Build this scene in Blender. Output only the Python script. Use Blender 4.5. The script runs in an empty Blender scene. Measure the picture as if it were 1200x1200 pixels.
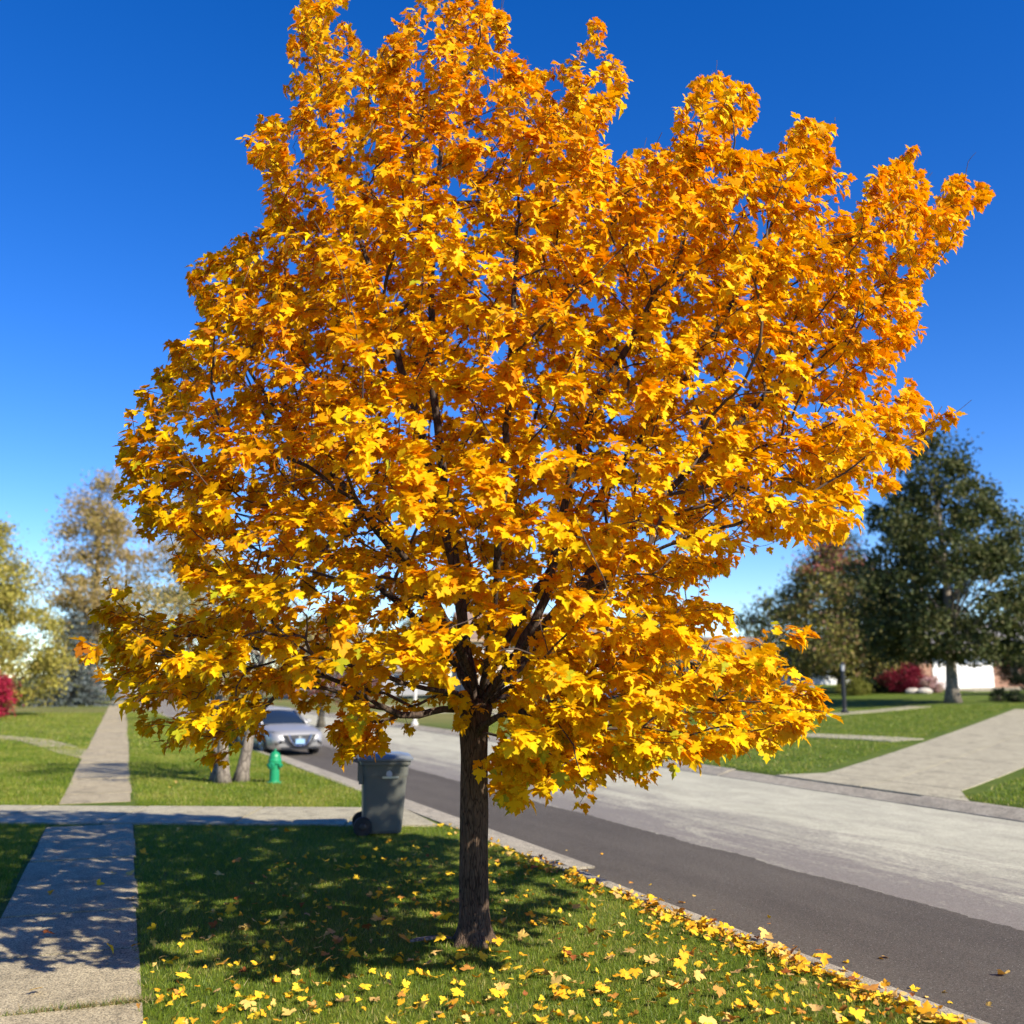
import bpy, bmesh, math, random
import numpy as np
from mathutils import Vector, Matrix, noise as mnoise

R_ = math.radians
rng = np.random.default_rng(7)
random.seed(7)
scene = bpy.context.scene
COL = scene.collection

# ------------------------------------------------------------------ camera, sky, sun, exposure
CAM_H = 2.2
FPX = 1200.0
PITCH = math.atan(193.0 / 1200.0)
cam_d = bpy.data.cameras.new('camera')
cam = bpy.data.objects.new('camera', cam_d)
COL.objects.link(cam)
cam.location = (0, 0, CAM_H)
cam.rotation_euler = (math.pi / 2 + PITCH, 0, 0)
cam_d.sensor_width = 36
cam_d.lens = 36
cam_d.clip_start = 0.1
cam_d.clip_end = 6000
cam_d.dof.use_dof = True
cam_d.dof.focus_distance = 7.9
cam_d.dof.aperture_fstop = 1.25
scene.camera = cam

SUN_EL, SUN_AZ = 36.0, 50.2            # azimuth: degrees to the right of straight behind the camera
to_sun = Vector((math.sin(R_(SUN_AZ)) * math.cos(R_(SUN_EL)), -math.cos(R_(SUN_AZ)) * math.cos(R_(SUN_EL)), math.sin(R_(SUN_EL))))
world = bpy.data.worlds.new('World')
scene.world = world
world.use_nodes = True
wn = world.node_tree
wn.nodes.clear()
w_out = wn.nodes.new('ShaderNodeOutputWorld')
w_bg = wn.nodes.new('ShaderNodeBackground')
w_sky = wn.nodes.new('ShaderNodeTexSky')
w_sky.sky_type = 'NISHITA'
w_sky.sun_disc = False
w_sky.sun_elevation = R_(SUN_EL)
w_sky.sun_rotation = math.atan2(to_sun.x, to_sun.y)
w_sky.altitude = 1500
w_sky.air_density = 0.95
w_sky.dust_density = 0.0
w_sky.ozone_density = 3.0
w_hs = wn.nodes.new('ShaderNodeHueSaturation')
w_hs.inputs['Saturation'].default_value = 1.36
w_hs.inputs['Hue'].default_value = 0.516
w_bg.inputs['Strength'].default_value = 0.112
wn.links.new(w_sky.outputs[0], w_hs.inputs['Color'])
wn.links.new(w_hs.outputs[0], w_bg.inputs[0])
wn.links.new(w_bg.outputs[0], w_out.inputs[0])
sun_d = bpy.data.lights.new('sun', 'SUN')
sun_d.energy = 5.0
sun_d.angle = R_(0.55)
sun_d.color = (1.0, 0.91, 0.77)
sun = bpy.data.objects.new('sun', sun_d)
COL.objects.link(sun)
sun.rotation_euler = to_sun.to_track_quat('Z', 'Y').to_euler()
vs = scene.view_settings
vs.view_transform = 'Standard'
vs.look = 'None'
vs.exposure = 0.95
vs.gamma = 1.0
vs.use_curve_mapping = False
scene.cycles.use_denoising = True
scene.cycles.denoiser = 'OPENIMAGEDENOISE'
scene.cycles.max_bounces = 8
scene.cycles.transmission_bounces = 6
scene.cycles.transparent_max_bounces = 8

# ------------------------------------------------------------------ layout frame (u along the street, v across it)
RH = R_(23.4)
AX = (-math.sin(RH), math.cos(RH))
NX = (math.cos(RH), math.sin(RH))
KERB_NEAR, KERB_FAR = 5.5, 14.8

def uv(u, v):
    return (u * AX[0] + v * NX[0], u * AX[1] + v * NX[1])

def to_uv(x, y):
    return (x * AX[0] + y * AX[1], x * NX[0] + y * NX[1])

def gz(x, y):
    v = x * NX[0] + y * NX[1]
    t = min(1.0, max(0.0, (v - 17.0) / 46.0))
    return 1.45 * (t * 0.6 + 0.4 * t * t * (3 - 2 * t))

CS, SN = math.cos(PITCH), math.sin(PITCH)

def ray(px, py):
    a, b = px - 600.0, 600.0 - py
    return a, FPX * CS - b * SN, FPX * SN + b * CS

def at_y(px, py, Y):
    dx, dy, dz = ray(px, py)
    t = Y / dy
    return Vector((dx * t, Y, CAM_H + dz * t))

def on_ground(px, py):
    dx, dy, dz = ray(px, py)
    t, best = 3.0 / dy, None
    for _ in range(6000):
        x, y, z = dx * t, dy * t, CAM_H + dz * t
        if z <= gz(x, y):
            break
        t *= 1.002
    return Vector((x, y, gz(x, y)))

def project(P):
    P = np.asarray(P, float)
    z = P[:, 2] - CAM_H
    d = P[:, 1] * CS + z * SN
    v = -P[:, 1] * SN + z * CS
    return np.stack([600 + FPX * P[:, 0] / d, 600 - FPX * v / d, d], 1)

# ------------------------------------------------------------------ helpers
def tag(o, label=None, cat=None, group=None, kind=None):
    if label: o['label'] = label
    if cat: o['category'] = cat
    if group: o['group'] = group
    if kind: o['kind'] = kind
    return o

def empty(name, loc=(0, 0, 0), rz=0.0):
    o = bpy.data.objects.new(name, None)
    o.empty_display_size = 0.2
    o.location = loc
    o.rotation_euler = (0, 0, rz)
    COL.objects.link(o)
    return o

def link(name, me, parent=None, loc=None, rz=None):
    o = bpy.data.objects.new(name, me)
    COL.objects.link(o)
    if parent: o.parent = parent
    if loc is not None: o.location = loc
    if rz is not None: o.rotation_euler = (0, 0, rz)
    return o

def mesh_np(name, V, T, mat, tint=None, smooth=False):
    V = np.ascontiguousarray(V, np.float32)
    T = np.ascontiguousarray(T, np.int32)
    me = bpy.data.meshes.new(name)
    me.vertices.add(len(V)); me.vertices.foreach_set('co', V.ravel())
    k = T.shape[1]
    me.loops.add(T.size); me.loops.foreach_set('vertex_index', T.ravel())
    me.polygons.add(len(T))
    me.polygons.foreach_set('loop_start', np.arange(0, T.size, k, dtype=np.int32))
    try: me.polygons.foreach_set('loop_total', np.full(len(T), k, np.int32))
    except Exception: pass
    if smooth: me.polygons.foreach_set('use_smooth', np.ones(len(T), bool))
    if tint is not None:
        ca = me.color_attributes.new('tint', 'FLOAT_COLOR', 'POINT')
        c = np.ones((len(V), 4), np.float32); c[:, :3] = tint
        ca.data.foreach_set('color', c.ravel())
    me.update(calc_edges=True)
    me.materials.append(mat)
    return me

class MB:
    """collects boxes, tubes, prisms and lathes for ONE mesh object"""
    def __init__(s): s.v = []; s.f = []
    def add(s, vs_, fs):
        o = len(s.v); s.v += [tuple(p) for p in vs_]; s.f += [tuple(i + o for i in f) for f in fs]; return s
    def box(s, x0, x1, y0, y1, z0, z1):
        return s.add([(x0, y0, z0), (x1, y0, z0), (x1, y1, z0), (x0, y1, z0), (x0, y0, z1), (x1, y0, z1), (x1, y1, z1), (x0, y1, z1)],
                     [(0, 3, 2, 1), (4, 5, 6, 7), (0, 1, 5, 4), (1, 2, 6, 5), (2, 3, 7, 6), (3, 0, 4, 7)])
    def loft(s, rings, cap=True, closed=True):
        o = len(s.v); n = len(rings[0]); fs = []
        for r in rings: s.v += [tuple(p) for p in r]
        for i in range(len(rings) - 1):
            for j in range(n if closed else n - 1):
                a, b = o + i * n + j, o + i * n + (j + 1) % n
                fs.append((a, b, b + n, a + n))
        if cap and closed:
            fs.append(tuple(o + j for j in reversed(range(n))))
            fs.append(tuple(o + (len(rings) - 1) * n + j for j in range(n)))
        s.f += fs; return s
    def tube(s, pts, rad, n=8):
        pts = [Vector(p) for p in pts]
        if not hasattr(rad, '__len__'): rad = [rad] * len(pts)
        rings = []; up = Vector((0.31, 0.17, 0.93))
        for i, p in enumerate(pts):
            d = (pts[min(i + 1, len(pts) - 1)] - pts[max(i - 1, 0)])
            d = d.normalized() if d.length > 1e-9 else Vector((0, 0, 1))
            a = d.cross(up)
            if a.length < 0.05: a = d.cross(Vector((1, 0, 0)))
            a.normalize(); b = d.cross(a)
            rings.append([p + (a * math.cos(2 * math.pi * k / n) + b * math.sin(2 * math.pi * k / n)) * rad[i] for k in range(n)])
        return s.loft(rings)
    def lathe(s, prof, n=20, c=(0, 0, 0)):
        return s.loft([[(c[0] + r * math.cos(2 * math.pi * k / n), c[1] + r * math.sin(2 * math.pi * k / n), c[2] + z) for k in range(n)] for r, z in prof])
    def prism(s, poly, z0, z1):
        return s.loft([[(x, y, z0) for x, y in poly], [(x, y, z1) for x, y in poly]])
    def mesh(s, name, mat, bevel=0.0, smooth=False, seg=2):
        me = bpy.data.meshes.new(name)
        me.from_pydata(s.v, [], s.f)
        bm = bmesh.new(); bm.from_mesh(me)
        bmesh.ops.recalc_face_normals(bm, faces=bm.faces[:])
        if bevel > 0:
            bmesh.ops.bevel(bm, geom=[e for e in bm.edges if e.is_manifold and e.calc_face_angle(0) > 0.5], offset=bevel, segments=seg, affect='EDGES', clamp_overlap=True)
        for f in bm.faces: f.smooth = smooth
        bm.to_mesh(me); bm.free()
        me.materials.append(mat)
        return me
    def build(s, name, mat, parent=None, loc=None, rz=None, **k):
        return link(name, s.mesh(name, mat, **k), parent, loc, rz)

# ------------------------------------------------------------------ materials
class NT:
    def __init__(s, name):
        s.m = bpy.data.materials.new(name); s.m.use_nodes = True
        s.t = s.m.node_tree; s.t.nodes.clear()
        s.out = s.n('ShaderNodeOutputMaterial')
    def n(s, typ, **k):
        x = s.t.nodes.new(typ)
        for a, b in k.items(): setattr(x, a, b)
        return x
    def l(s, a, b): s.t.links.new(a, b)
    def coord(s, scale=(1, 1, 1)):
        tc = s.n('ShaderNodeTexCoord'); mp = s.n('ShaderNodeMapping')
        mp.inputs['Scale'].default_value = scale
        s.l(tc.outputs['Object'], mp.inputs[0]); return mp.outputs[0]
    def noise(s, co, scale, detail=4, rough=0.55, dist=0.0):
        x = s.n('ShaderNodeTexNoise'); x.inputs['Scale'].default_value = scale
        x.inputs['Detail'].default_value = detail; x.inputs['Roughness'].default_value = rough
        x.inputs['Distortion'].default_value = dist
        s.l(co, x.inputs['Vector']); return x.outputs['Fac']
    def ramp(s, f, stops):
        x = s.n('ShaderNodeValToRGB'); e = x.color_ramp.elements
        while len(e) < len(stops): e.new(0.5)
        for el, (p, c) in zip(e, stops):
            el.position = p; el.color = (c[0], c[1], c[2], 1) if hasattr(c, '__len__') else (c, c, c, 1)
        s.l(f, x.inputs[0]); return x.outputs[0]
    def mix(s, f, a, b, mode='MIX'):
        x = s.n('ShaderNodeMixRGB', blend_type=mode)
        for sock, val in ((x.inputs[0], f), (x.inputs[1], a), (x.inputs[2], b)):
            if hasattr(val, 'is_linked'): s.l(val, sock)
            elif hasattr(val, '__len__'): sock.default_value = (*val, 1)
            else: sock.default_value = val
        return x.outputs[0]
    def bump(s, h, strength=0.5, dist=0.01):
        x = s.n('ShaderNodeBump'); x.inputs['Strength'].default_value = strength; x.inputs['Distance'].default_value = dist
        s.l(h, x.inputs['Height']); return x.outputs[0]
    def bsdf(s, col, rough=0.8, metal=0.0, normal=None, spec=0.5, coat=0.0):
        b = s.n('ShaderNodeBsdfPrincipled')
        if hasattr(col, 'is_linked'): s.l(col, b.inputs['Base Color'])
        else: b.inputs['Base Color'].default_value = (*col, 1)
        if hasattr(rough, 'is_linked'): s.l(rough, b.inputs['Roughness'])
        else: b.inputs['Roughness'].default_value = rough
        b.inputs['Metallic'].default_value = metal
        b.inputs['Specular IOR Level'].default_value = spec
        b.inputs['Coat Weight'].default_value = coat
        if normal is not None: s.l(normal, b.inputs['Normal'])
        s.l(b.outputs[0], s.out.inputs[0]); return b

def simple(name, col, rough=0.6, metal=0.0, var=0.15, scale=6.0, bump=0.0, coat=0.0, spec=0.5):
    m = NT(name); co = m.coord()
    f = m.noise(co, scale, 5)
    a = tuple(c * (1 - var) for c in col); b = tuple(min(1, c * (1 + var)) for c in col)
    c = m.ramp(f, [(0.3, a), (0.7, b)])
    nrm = m.bump(m.noise(co, scale * 8, 3), bump, 0.01) if bump else None
    m.bsdf(c, rough, metal, nrm, spec, coat)
    return m.m

def concrete(name, base, stain=0.35, fine=75):
    m = NT(name); co = m.coord()
    big = m.noise(co, 0.9, 6, 0.65); med = m.noise(co, 7, 5, 0.7); fin = m.noise(co, fine, 3, 0.6)
    c = m.ramp(big, [(0.3, tuple(x * (1 - stain) for x in base)), (0.65, base)])
    c = m.mix(0.55, c, m.ramp(med, [(0.35, tuple(x * 0.72 for x in base)), (0.7, tuple(x * 1.15 for x in base))]))
    c = m.mix(0.9, c, m.ramp(fin, [(0.36, 0.28), (0.5, 0.95), (0.62, 1.45)]), 'MULTIPLY')
    st = m.noise(m.coord((1, 0.6, 1)), 2.6, 7, 0.72, 0.8)
    c = m.mix(0.6, c, m.ramp(st, [(0.36, 0.5), (0.52, 1.0)]), 'MULTIPLY')
    m.bsdf(c, 0.88, 0, m.bump(fin, 0.8, 0.01), 0.3)
    return m.m

def grass_ground():
    m = NT('turf'); co = m.coord()
    a = m.noise(co, 0.12, 4); b = m.noise(co, 1.6, 5, 0.65); c = m.noise(co, 38, 4, 0.7)
    col = m.ramp(b, [(0.3, (0.066, 0.105, 0.011)), (0.55, (0.105, 0.148, 0.017)), (0.75, (0.17, 0.18, 0.033))])
    # drier, yellower turf on the far left lots
    tc = m.n('ShaderNodeTexCoord'); sp = m.n('ShaderNodeSeparateXYZ'); m.l(tc.outputs['Object'], sp.inputs[0])
    mr = m.n('ShaderNodeMapRange'); mr.inputs[1].default_value = 32; mr.inputs[2].default_value = 52
    m.l(sp.outputs['Y'], mr.inputs[0])
    mr2 = m.n('ShaderNodeMapRange'); mr2.inputs[1].default_value = 8; mr2.inputs[2].default_value = 4
    m.l(sp.outputs['X'], mr2.inputs[0])
    mu = m.n('ShaderNodeMath', operation='MULTIPLY'); m.l(mr.outputs[0], mu.inputs[0]); m.l(mr2.outputs[0], mu.inputs[1])
    dry = m.ramp(a, [(0.35, (0.13, 0.15, 0.035)), (0.65, (0.22, 0.19, 0.065))])
    mu2 = m.n('ShaderNodeMath', operation='MULTIPLY'); m.l(mu.outputs[0], mu2.inputs[0]); mu2.inputs[1].default_value = 0.8
    col = m.mix(mu2.outputs[0], col, dry)
    col = m.mix(0.8, col, m.ramp(c, [(0.3, 0.45), (0.5, 0.95), (0.7, 1.5)]), 'MULTIPLY')
    m.bsdf(col, 0.9, 0, m.bump(c, 0.9, 0.05), 0.15)
    return m.m

def road_mat():
    m = NT('weathered_road'); tc = m.n('ShaderNodeTexCoord')
    def mp(sc):
        x = m.n('ShaderNodeMapping'); x.inputs['Scale'].default_value = sc; m.l(tc.outputs['Object'], x.inputs[0]); return x.outputs[0]
    st = m.noise(mp((1.5, 0.22, 1)), 1.3, 8, 0.72, 0.9)
    pat = m.noise(mp((1, 0.5, 1)), 1.2, 8, 0.75, 0.6)
    fin = m.noise(mp((1, 1, 1)), 90, 3, 0.7)
    med = m.noise(mp((1, 0.4, 1)), 26, 6, 0.8)
    col = m.ramp(pat, [(0.32, (0.31, 0.295, 0.22)), (0.6, (0.45, 0.43, 0.32))])
    # worn darker band beside the newer asphalt and streaks where wheels run
    sp = m.n('ShaderNodeSeparateXYZ'); m.l(tc.outputs['Object'], sp.inputs[0])
    mr = m.n('ShaderNodeMapRange'); mr.inputs[1].default_value = 11.6; mr.inputs[2].default_value = 8.7
    mr.inputs[3].default_value = 0.0; mr.inputs[4].default_value = 0.36
    m.l(sp.outputs['X'], mr.inputs[0])
    ad = m.n('ShaderNodeMath', operation='ADD'); m.l(st, ad.inputs[0]); m.l(mr.outputs[0], ad.inputs[1])
    md = m.n('ShaderNodeMath', operation='MULTIPLY_ADD'); m.l(med, md.inputs[0]); md.inputs[1].default_value = 0.9; m.l(ad.outputs[0], md.inputs[2])
    mpr = m.n('ShaderNodeMapRange'); mpr.inputs[1].default_value = 1.0; mpr.inputs[2].default_value = 1.30; m.l(md.outputs[0], mpr.inputs[0]); mask = mpr.outputs[0]
    col = m.mix(mask, col, (0.19, 0.17, 0.145))
    col = m.mix(0.8, col, m.ramp(fin, [(0.33, 0.45), (0.5, 0.95), (0.66, 1.3)]), 'MULTIPLY')
    col = m.mix(0.6, col, m.ramp(m.noise(mp((1, 0.8, 1)), 36, 4, 0.75), [(0.34, 0.62), (0.5, 1.0), (0.66, 1.2)]), 'MULTIPLY')
    m.bsdf(col, 0.9, 0, m.bump(fin, 0.5, 0.006), 0.25)
    return m.m

def asphalt_mat():
    m = NT('asphalt'); co = m.coord(); co2 = m.coord((1, 0.25, 1))
    a = m.noise(co2, 0.9, 6, 0.65); f = m.noise(co, 160, 3, 0.7); g = m.noise(co, 60, 2, 0.5)
    c = m.ramp(a, [(0.3, (0.068, 0.059, 0.049)), (0.7, (0.104, 0.091, 0.074))])
    c = m.mix(0.8, c, m.ramp(f, [(0.35, 0.4), (0.5, 0.95), (0.7, 1.8)]), 'MULTIPLY')
    c = m.mix(0.7, c, m.ramp(m.noise(co, 45, 4, 0.75), [(0.35, 0.6), (0.5, 1.0), (0.66, 1.5)]), 'MULTIPLY')
    c = m.mix(m.ramp(g, [(0.67, 0.0), (0.70, 1.0)]), c, (0.3, 0.28, 0.25))
    m.bsdf(c, 0.9, 0, m.bump(f, 0.7, 0.008), 0.12)
    return m.m

def leaf_mat(name, trans=0.42, tr_mul=(0.92, 0.58, 0.20), rough=0.55, spec=0.10, spots=0.0):
    m = NT(name)
    at = m.n('ShaderNodeAttribute'); at.attribute_name = 'tint'
    co = m.coord(); f = m.noise(co, 34, 3, 0.6)
    col = m.mix(0.25, at.outputs['Color'], m.ramp(f, [(0.3, 0.62), (0.55, 1.0), (0.75, 1.2)]), 'MULTIPLY')
    if spots:
        sp = m.ramp(m.noise(co, 95, 3, 0.6), [(0.60, 0.0), (0.68, spots)])
        col = m.mix(sp, col, (0.16, 0.06, 0.012))
    d = m.n('ShaderNodeBsdfPrincipled'); m.l(col, d.inputs['Base Color'])
    d.inputs['Roughness'].default_value = rough; d.inputs['Specular IOR Level'].default_value = spec
    tl = m.n('ShaderNodeBsdfTranslucent')
    m.l(m.mix(1.0, col, tr_mul, 'MULTIPLY'), tl.inputs[0])
    mx = m.n('ShaderNodeMixShader'); mx.inputs[0].default_value = trans
    m.l(d.outputs[0], mx.inputs[1]); m.l(tl.outputs[0], mx.inputs[2])
    m.l(mx.outputs[0], m.out.inputs[0])
    return m.m

def bark_mat(name, dark, light, vs_=34, stretch=0.16, bump=0.9):
    m = NT(name); co = m.coord((1, 1, stretch))
    vo = m.n('ShaderNodeTexVoronoi', feature='DISTANCE_TO_EDGE'); vo.inputs['Scale'].default_value = vs_
    nz = m.n('ShaderNodeTexNoise'); nz.inputs['Scale'].default_value = 18; m.l(co, nz.inputs['Vector'])
    mx = m.n('ShaderNodeMixRGB'); mx.inputs[0].default_value = 0.06; m.l(co, mx.inputs[1]); m.l(nz.outputs['Color'], mx.inputs[2])
    m.l(mx.outputs[0], vo.inputs['Vector'])
    f = m.noise(m.coord((1, 1, 0.4)), 55, 4, 0.65); g = m.noise(m.coord(), 3.0, 4)
    c = m.ramp(vo.outputs['Distance'], [(0.0, dark), (0.12, light)])
    c = m.mix(0.7, c, m.ramp(f, [(0.3, 0.5), (0.6, 1.15)]), 'MULTIPLY')
    c = m.mix(0.5, c, m.ramp(g, [(0.35, 0.65), (0.65, 1.25)]), 'MULTIPLY')
    hm = m.mix(0.4, vo.outputs['Distance'], f)
    m.bsdf(c, 0.92, 0, m.bump(hm, bump, 0.02), 0.2)
    return m.m

def brick_mat():
    m = NT('brick_wall'); tc = m.n('ShaderNodeTexCoord'); mp = m.n('ShaderNodeMapping')
    mp.inputs['Rotation'].default_value = (math.pi / 2, 0, 0)
    m.l(tc.outputs['Object'], mp.inputs[0])
    b = m.n('ShaderNodeTexBrick'); m.l(mp.outputs[0], b.inputs['Vector'])
    b.inputs['Color1'].default_value = (0.36, 0.17, 0.09, 1); b.inputs['Color2'].default_value = (0.27, 0.11, 0.06, 1)
    b.inputs['Mortar'].default_value = (0.36, 0.31, 0.26, 1)
    b.inputs['Scale'].default_value = 1.0; b.inputs['Brick Width'].default_value = 0.21; b.inputs['Row Height'].default_value = 0.075
    b.inputs['Mortar Size'].default_value = 0.008
    m.bsdf(b.outputs['Color'], 0.85)
    return m.m

def glass_mat(name, col=(0.015, 0.02, 0.028)):
    m = NT(name); m.bsdf(col, 0.06, 0, None, 0.6); return m.m

MAT = dict(
    turf=grass_ground(), walk=concrete('old_concrete', (0.40, 0.338, 0.215), stain=0.4), drive=concrete('pale_concrete', (0.40, 0.36, 0.245), stain=0.16),
    kerb=concrete('kerb_concrete', (0.37, 0.33, 0.25)), road=road_mat(), asphalt=asphalt_mat(),
    leaf=leaf_mat('maple_leaf', 0.45, spots=0.55), dryleaf=leaf_mat('fallen_leaf', 0.15), blade=leaf_mat('grass_blade', 0.35, tr_mul=(0.8, 1.0, 0.4), rough=0.45, spec=0.3),
    bgleaf=leaf_mat('far_leaf', 0.25, tr_mul=(0.9, 1.0, 0.5)),
    bark=bark_mat('maple_bark', (0.026, 0.016, 0.010), (0.105, 0.070, 0.045), 52, 0.13, 1.0),
    limb=bark_mat('limb_bark', (0.025, 0.017, 0.013), (0.08, 0.058, 0.044), 22, 0.4, 0.5),
    twig=simple('twig_bark', (0.07, 0.045, 0.032), 0.85),
    bgbark=bark_mat('grey_bark', (0.09, 0.075, 0.06), (0.24, 0.205, 0.165), 12, 0.3, 0.5),
    darkbark=bark_mat('dark_bark', (0.04, 0.034, 0.027), (0.13, 0.115, 0.085), 12, 0.3, 0.5),
    brick=brick_mat(), white=simple('white_paint', (0.82, 0.82, 0.80), 0.45, var=0.02), trim=simple('cream_trim', (0.62, 0.58, 0.50), 0.5, var=0.04),
    shingle=simple('grey_shingle', (0.20, 0.19, 0.185), 0.9, var=0.25, scale=9, bump=0.4), brownroof=simple('brown_shingle', (0.22, 0.15, 0.11), 0.9, var=0.25, scale=9, bump=0.4),
    siding=simple('tan_siding', (0.42, 0.36, 0.29), 0.7, var=0.06), greysiding=simple('grey_siding', (0.26, 0.27, 0.29), 0.7, var=0.06),
    glass=glass_mat('window_glass'), carglass=glass_mat('car_glass', (0.012, 0.02, 0.035)),
    hyd=simple('green_paint', (0.010, 0.235, 0.095), 0.4, var=0.12, scale=14), hyd_d=simple('green_paint_worn', (0.010, 0.22, 0.10), 0.5, var=0.2, scale=20),
    bin=simple('grey_plastic', (0.105, 0.108, 0.092), 0.42, var=0.07, scale=5, bump=0.03), lid=simple('lid_plastic', (0.14, 0.155, 0.165), 0.33, var=0.05, scale=5),
    rubber=simple('black_rubber', (0.012, 0.012, 0.012), 0.7), sticker=simple('white_sticker', (0.42, 0.43, 0.44), 0.4, var=0.02),
    carpaint=simple('silver_paint', (0.38, 0.375, 0.365), 0.42, 0.5, var=0.02, coat=0.25), blackpl=simple('black_plastic', (0.014, 0.014, 0.016), 0.4),
    chrome=simple('chrome', (0.75, 0.75, 0.76), 0.15, 1.0, var=0.02), lamp=simple('headlamp_lens', (0.13, 0.145, 0.16), 0.55, 0.0, var=0.3, scale=30),
    alloy=simple('alloy', (0.45, 0.45, 0.46), 0.3, 0.9, var=0.04), plate=simple('plate_blue', (0.22, 0.38, 0.56), 0.5, var=0.1, scale=20),
    darkpaint=simple('dark_car_paint', (0.05, 0.055, 0.065), 0.3, 0.4, var=0.03, coat=0.8), blackmetal=simple('black_metal', (0.015, 0.015, 0.015), 0.45),
    palepost=simple('pale_post', (0.55, 0.53, 0.48), 0.7, var=0.1), door=simple('dark_red_door', (0.05, 0.012, 0.012), 0.5), stone=simple('pale_stone', (0.46, 0.42, 0.36), 0.85, var=0.25, scale=8, bump=0.4),
    soffit=simple('tan_soffit', (0.5, 0.36, 0.22), 0.7, var=0.06), pavebrick=simple('pinkish_brick', (0.36, 0.22, 0.17), 0.85, var=0.2, scale=18),
)

# ------------------------------------------------------------------ setting: ground, road, walks
def build_ground():
    vsx = sorted(set([-1500, -700, -350, -200, -120, -80, -50, -30, -20, -12, -6, -2, 1, 3, 5.40, 5.46, 14.84, 14.90, 16, 17] +
                     list(np.arange(19, 64, 3.0)) + [66, 75, 90, 120, 200, 350, 700, 1500]))
    us = [-80, -40, -20, -10] + list(np.arange(0, 100, 5.0)) + [110, 130, 160, 200, 300, 500, 900, 1600, 3000]
    V = []
    for u in us:
        for v in vsx:
            x, y = uv(u, v)
            z = -0.22 if 5.43 < v < 14.87 else gz(x, y)
            V.append((x, y, z))
    n = len(vsx)
    F = [(i * n + j, i * n + j + 1, (i + 1) * n + j + 1, (i + 1) * n + j) for i in range(len(us) - 1) for j in range(n - 1)]
    return link('ground', mesh_np('ground', V, F, MAT['turf'], smooth=False))
tag(build_ground(), 'mown green lawns along both sides of the street', kind='structure')

RZ = RH                                           # street objects live in a frame turned with the street: x = v, y = u
def strip(name, mat, v0, v1, u0, u1, z, wob0=0.0, wob1=0.0, nu=200):
    V = []; F = []
    us = np.linspace(u0, u1, nu)
    for u in us:
        w0 = wob0 * mnoise.noise((u * 0.9, 3.1, 0)) + wob0 * 0.5 * mnoise.noise((u * 4.1, 3.1, 0))
        w1 = wob1 * mnoise.noise((u * 0.9, 9.1, 0)) + wob1 * 0.6 * mnoise.noise((u * 5.3, 9.1, 0)) + wob1 * 0.5 * mnoise.noise((u * 17.0, 9.1, 0))
        V += [(v0 + w0, u, z), (v1 + w1, u, z)]
    for i in range(nu - 1): F.append((2 * i, 2 * i + 1, 2 * i + 3, 2 * i + 2))
    o = link(name, mesh_np(name, V, F, mat), None, (0, 0, 0), RZ)
    return tag(o, kind='structure')

strip('road', MAT['road'], 5.5, 15.0, -60, 700, -0.125, nu=20)
strip('asphalt_lane', MAT['asphalt'], 5.66, 8.3, -40, 60, -0.116, 0.0, 0.08, nu=2400)

def kerb(name, label, v, sgn, u0, u1, step, drops=(), soft=False):
    root = tag(empty(name, (0, 0, 0), RZ), label, kind='structure')
    prof = [(-0.09, -0.22), (-0.09, 0.016), (0.07, 0.016), (0.13, -0.005), (0.22, -0.085), (0.24, -0.22)]
    if soft: prof = [(-0.09, -0.22), (-0.09, 0.014), (0.06, 0.014), (0.14, 0.0), (0.46, -0.108), (0.50, -0.22)]
    u = u0
    while u < u1:
        e = min(u + step, u1)
        low = any(a - 0.2 < (u + e) / 2 < b + 0.2 for a, b in drops)
        k = 0.28 if low else 1.0
        rings = []
        for uu in (u + 0.005, e - 0.005):
            pf = [(-0.09, -0.22), (-0.09, -0.004), (0.06, -0.018), (0.14, -0.036), (0.46, -0.114), (0.50, -0.22)] if low else prof
            rings.append([(v + sgn * p, uu, z) for p, z in pf])
        MB().loft(rings).build('kerb_section', MAT['kerb'], root)
        u = e
    return root
kerb('near_kerb', 'near concrete kerb edging the parkway lawn', KERB_NEAR - 0.01, 1, -12, 90, 3.0)
kerb('far_kerb', 'far concrete kerb across the street', KERB_FAR + 0.06, -1, -30, 120, 3.0, drops=((13.9, 19.5),), soft=True)

# pale gutter pan, still uncovered further along the near side
def gutter():
    root = tag(empty('gutter', (0, 0, 0), RZ), 'pale concrete gutter pan along the near kerb beyond the maple', kind='structure')
    u = 11.6
    while u < 60:
        e = u + 3.0
        z1 = -0.095
        MB().loft([[(5.66, u + .006, -0.2), (5.66, u + .006, -0.07), (6.13, u + .006, z1), (6.15, u + .006, -0.2)],
                   [(5.66, e - .006, -0.2), (5.66, e - .006, -0.07), (6.13, e - .006, z1), (6.15, e - .006, -0.2)]]).build('gutter_section', MAT['kerb'], root)
        u = e
gutter()

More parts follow.
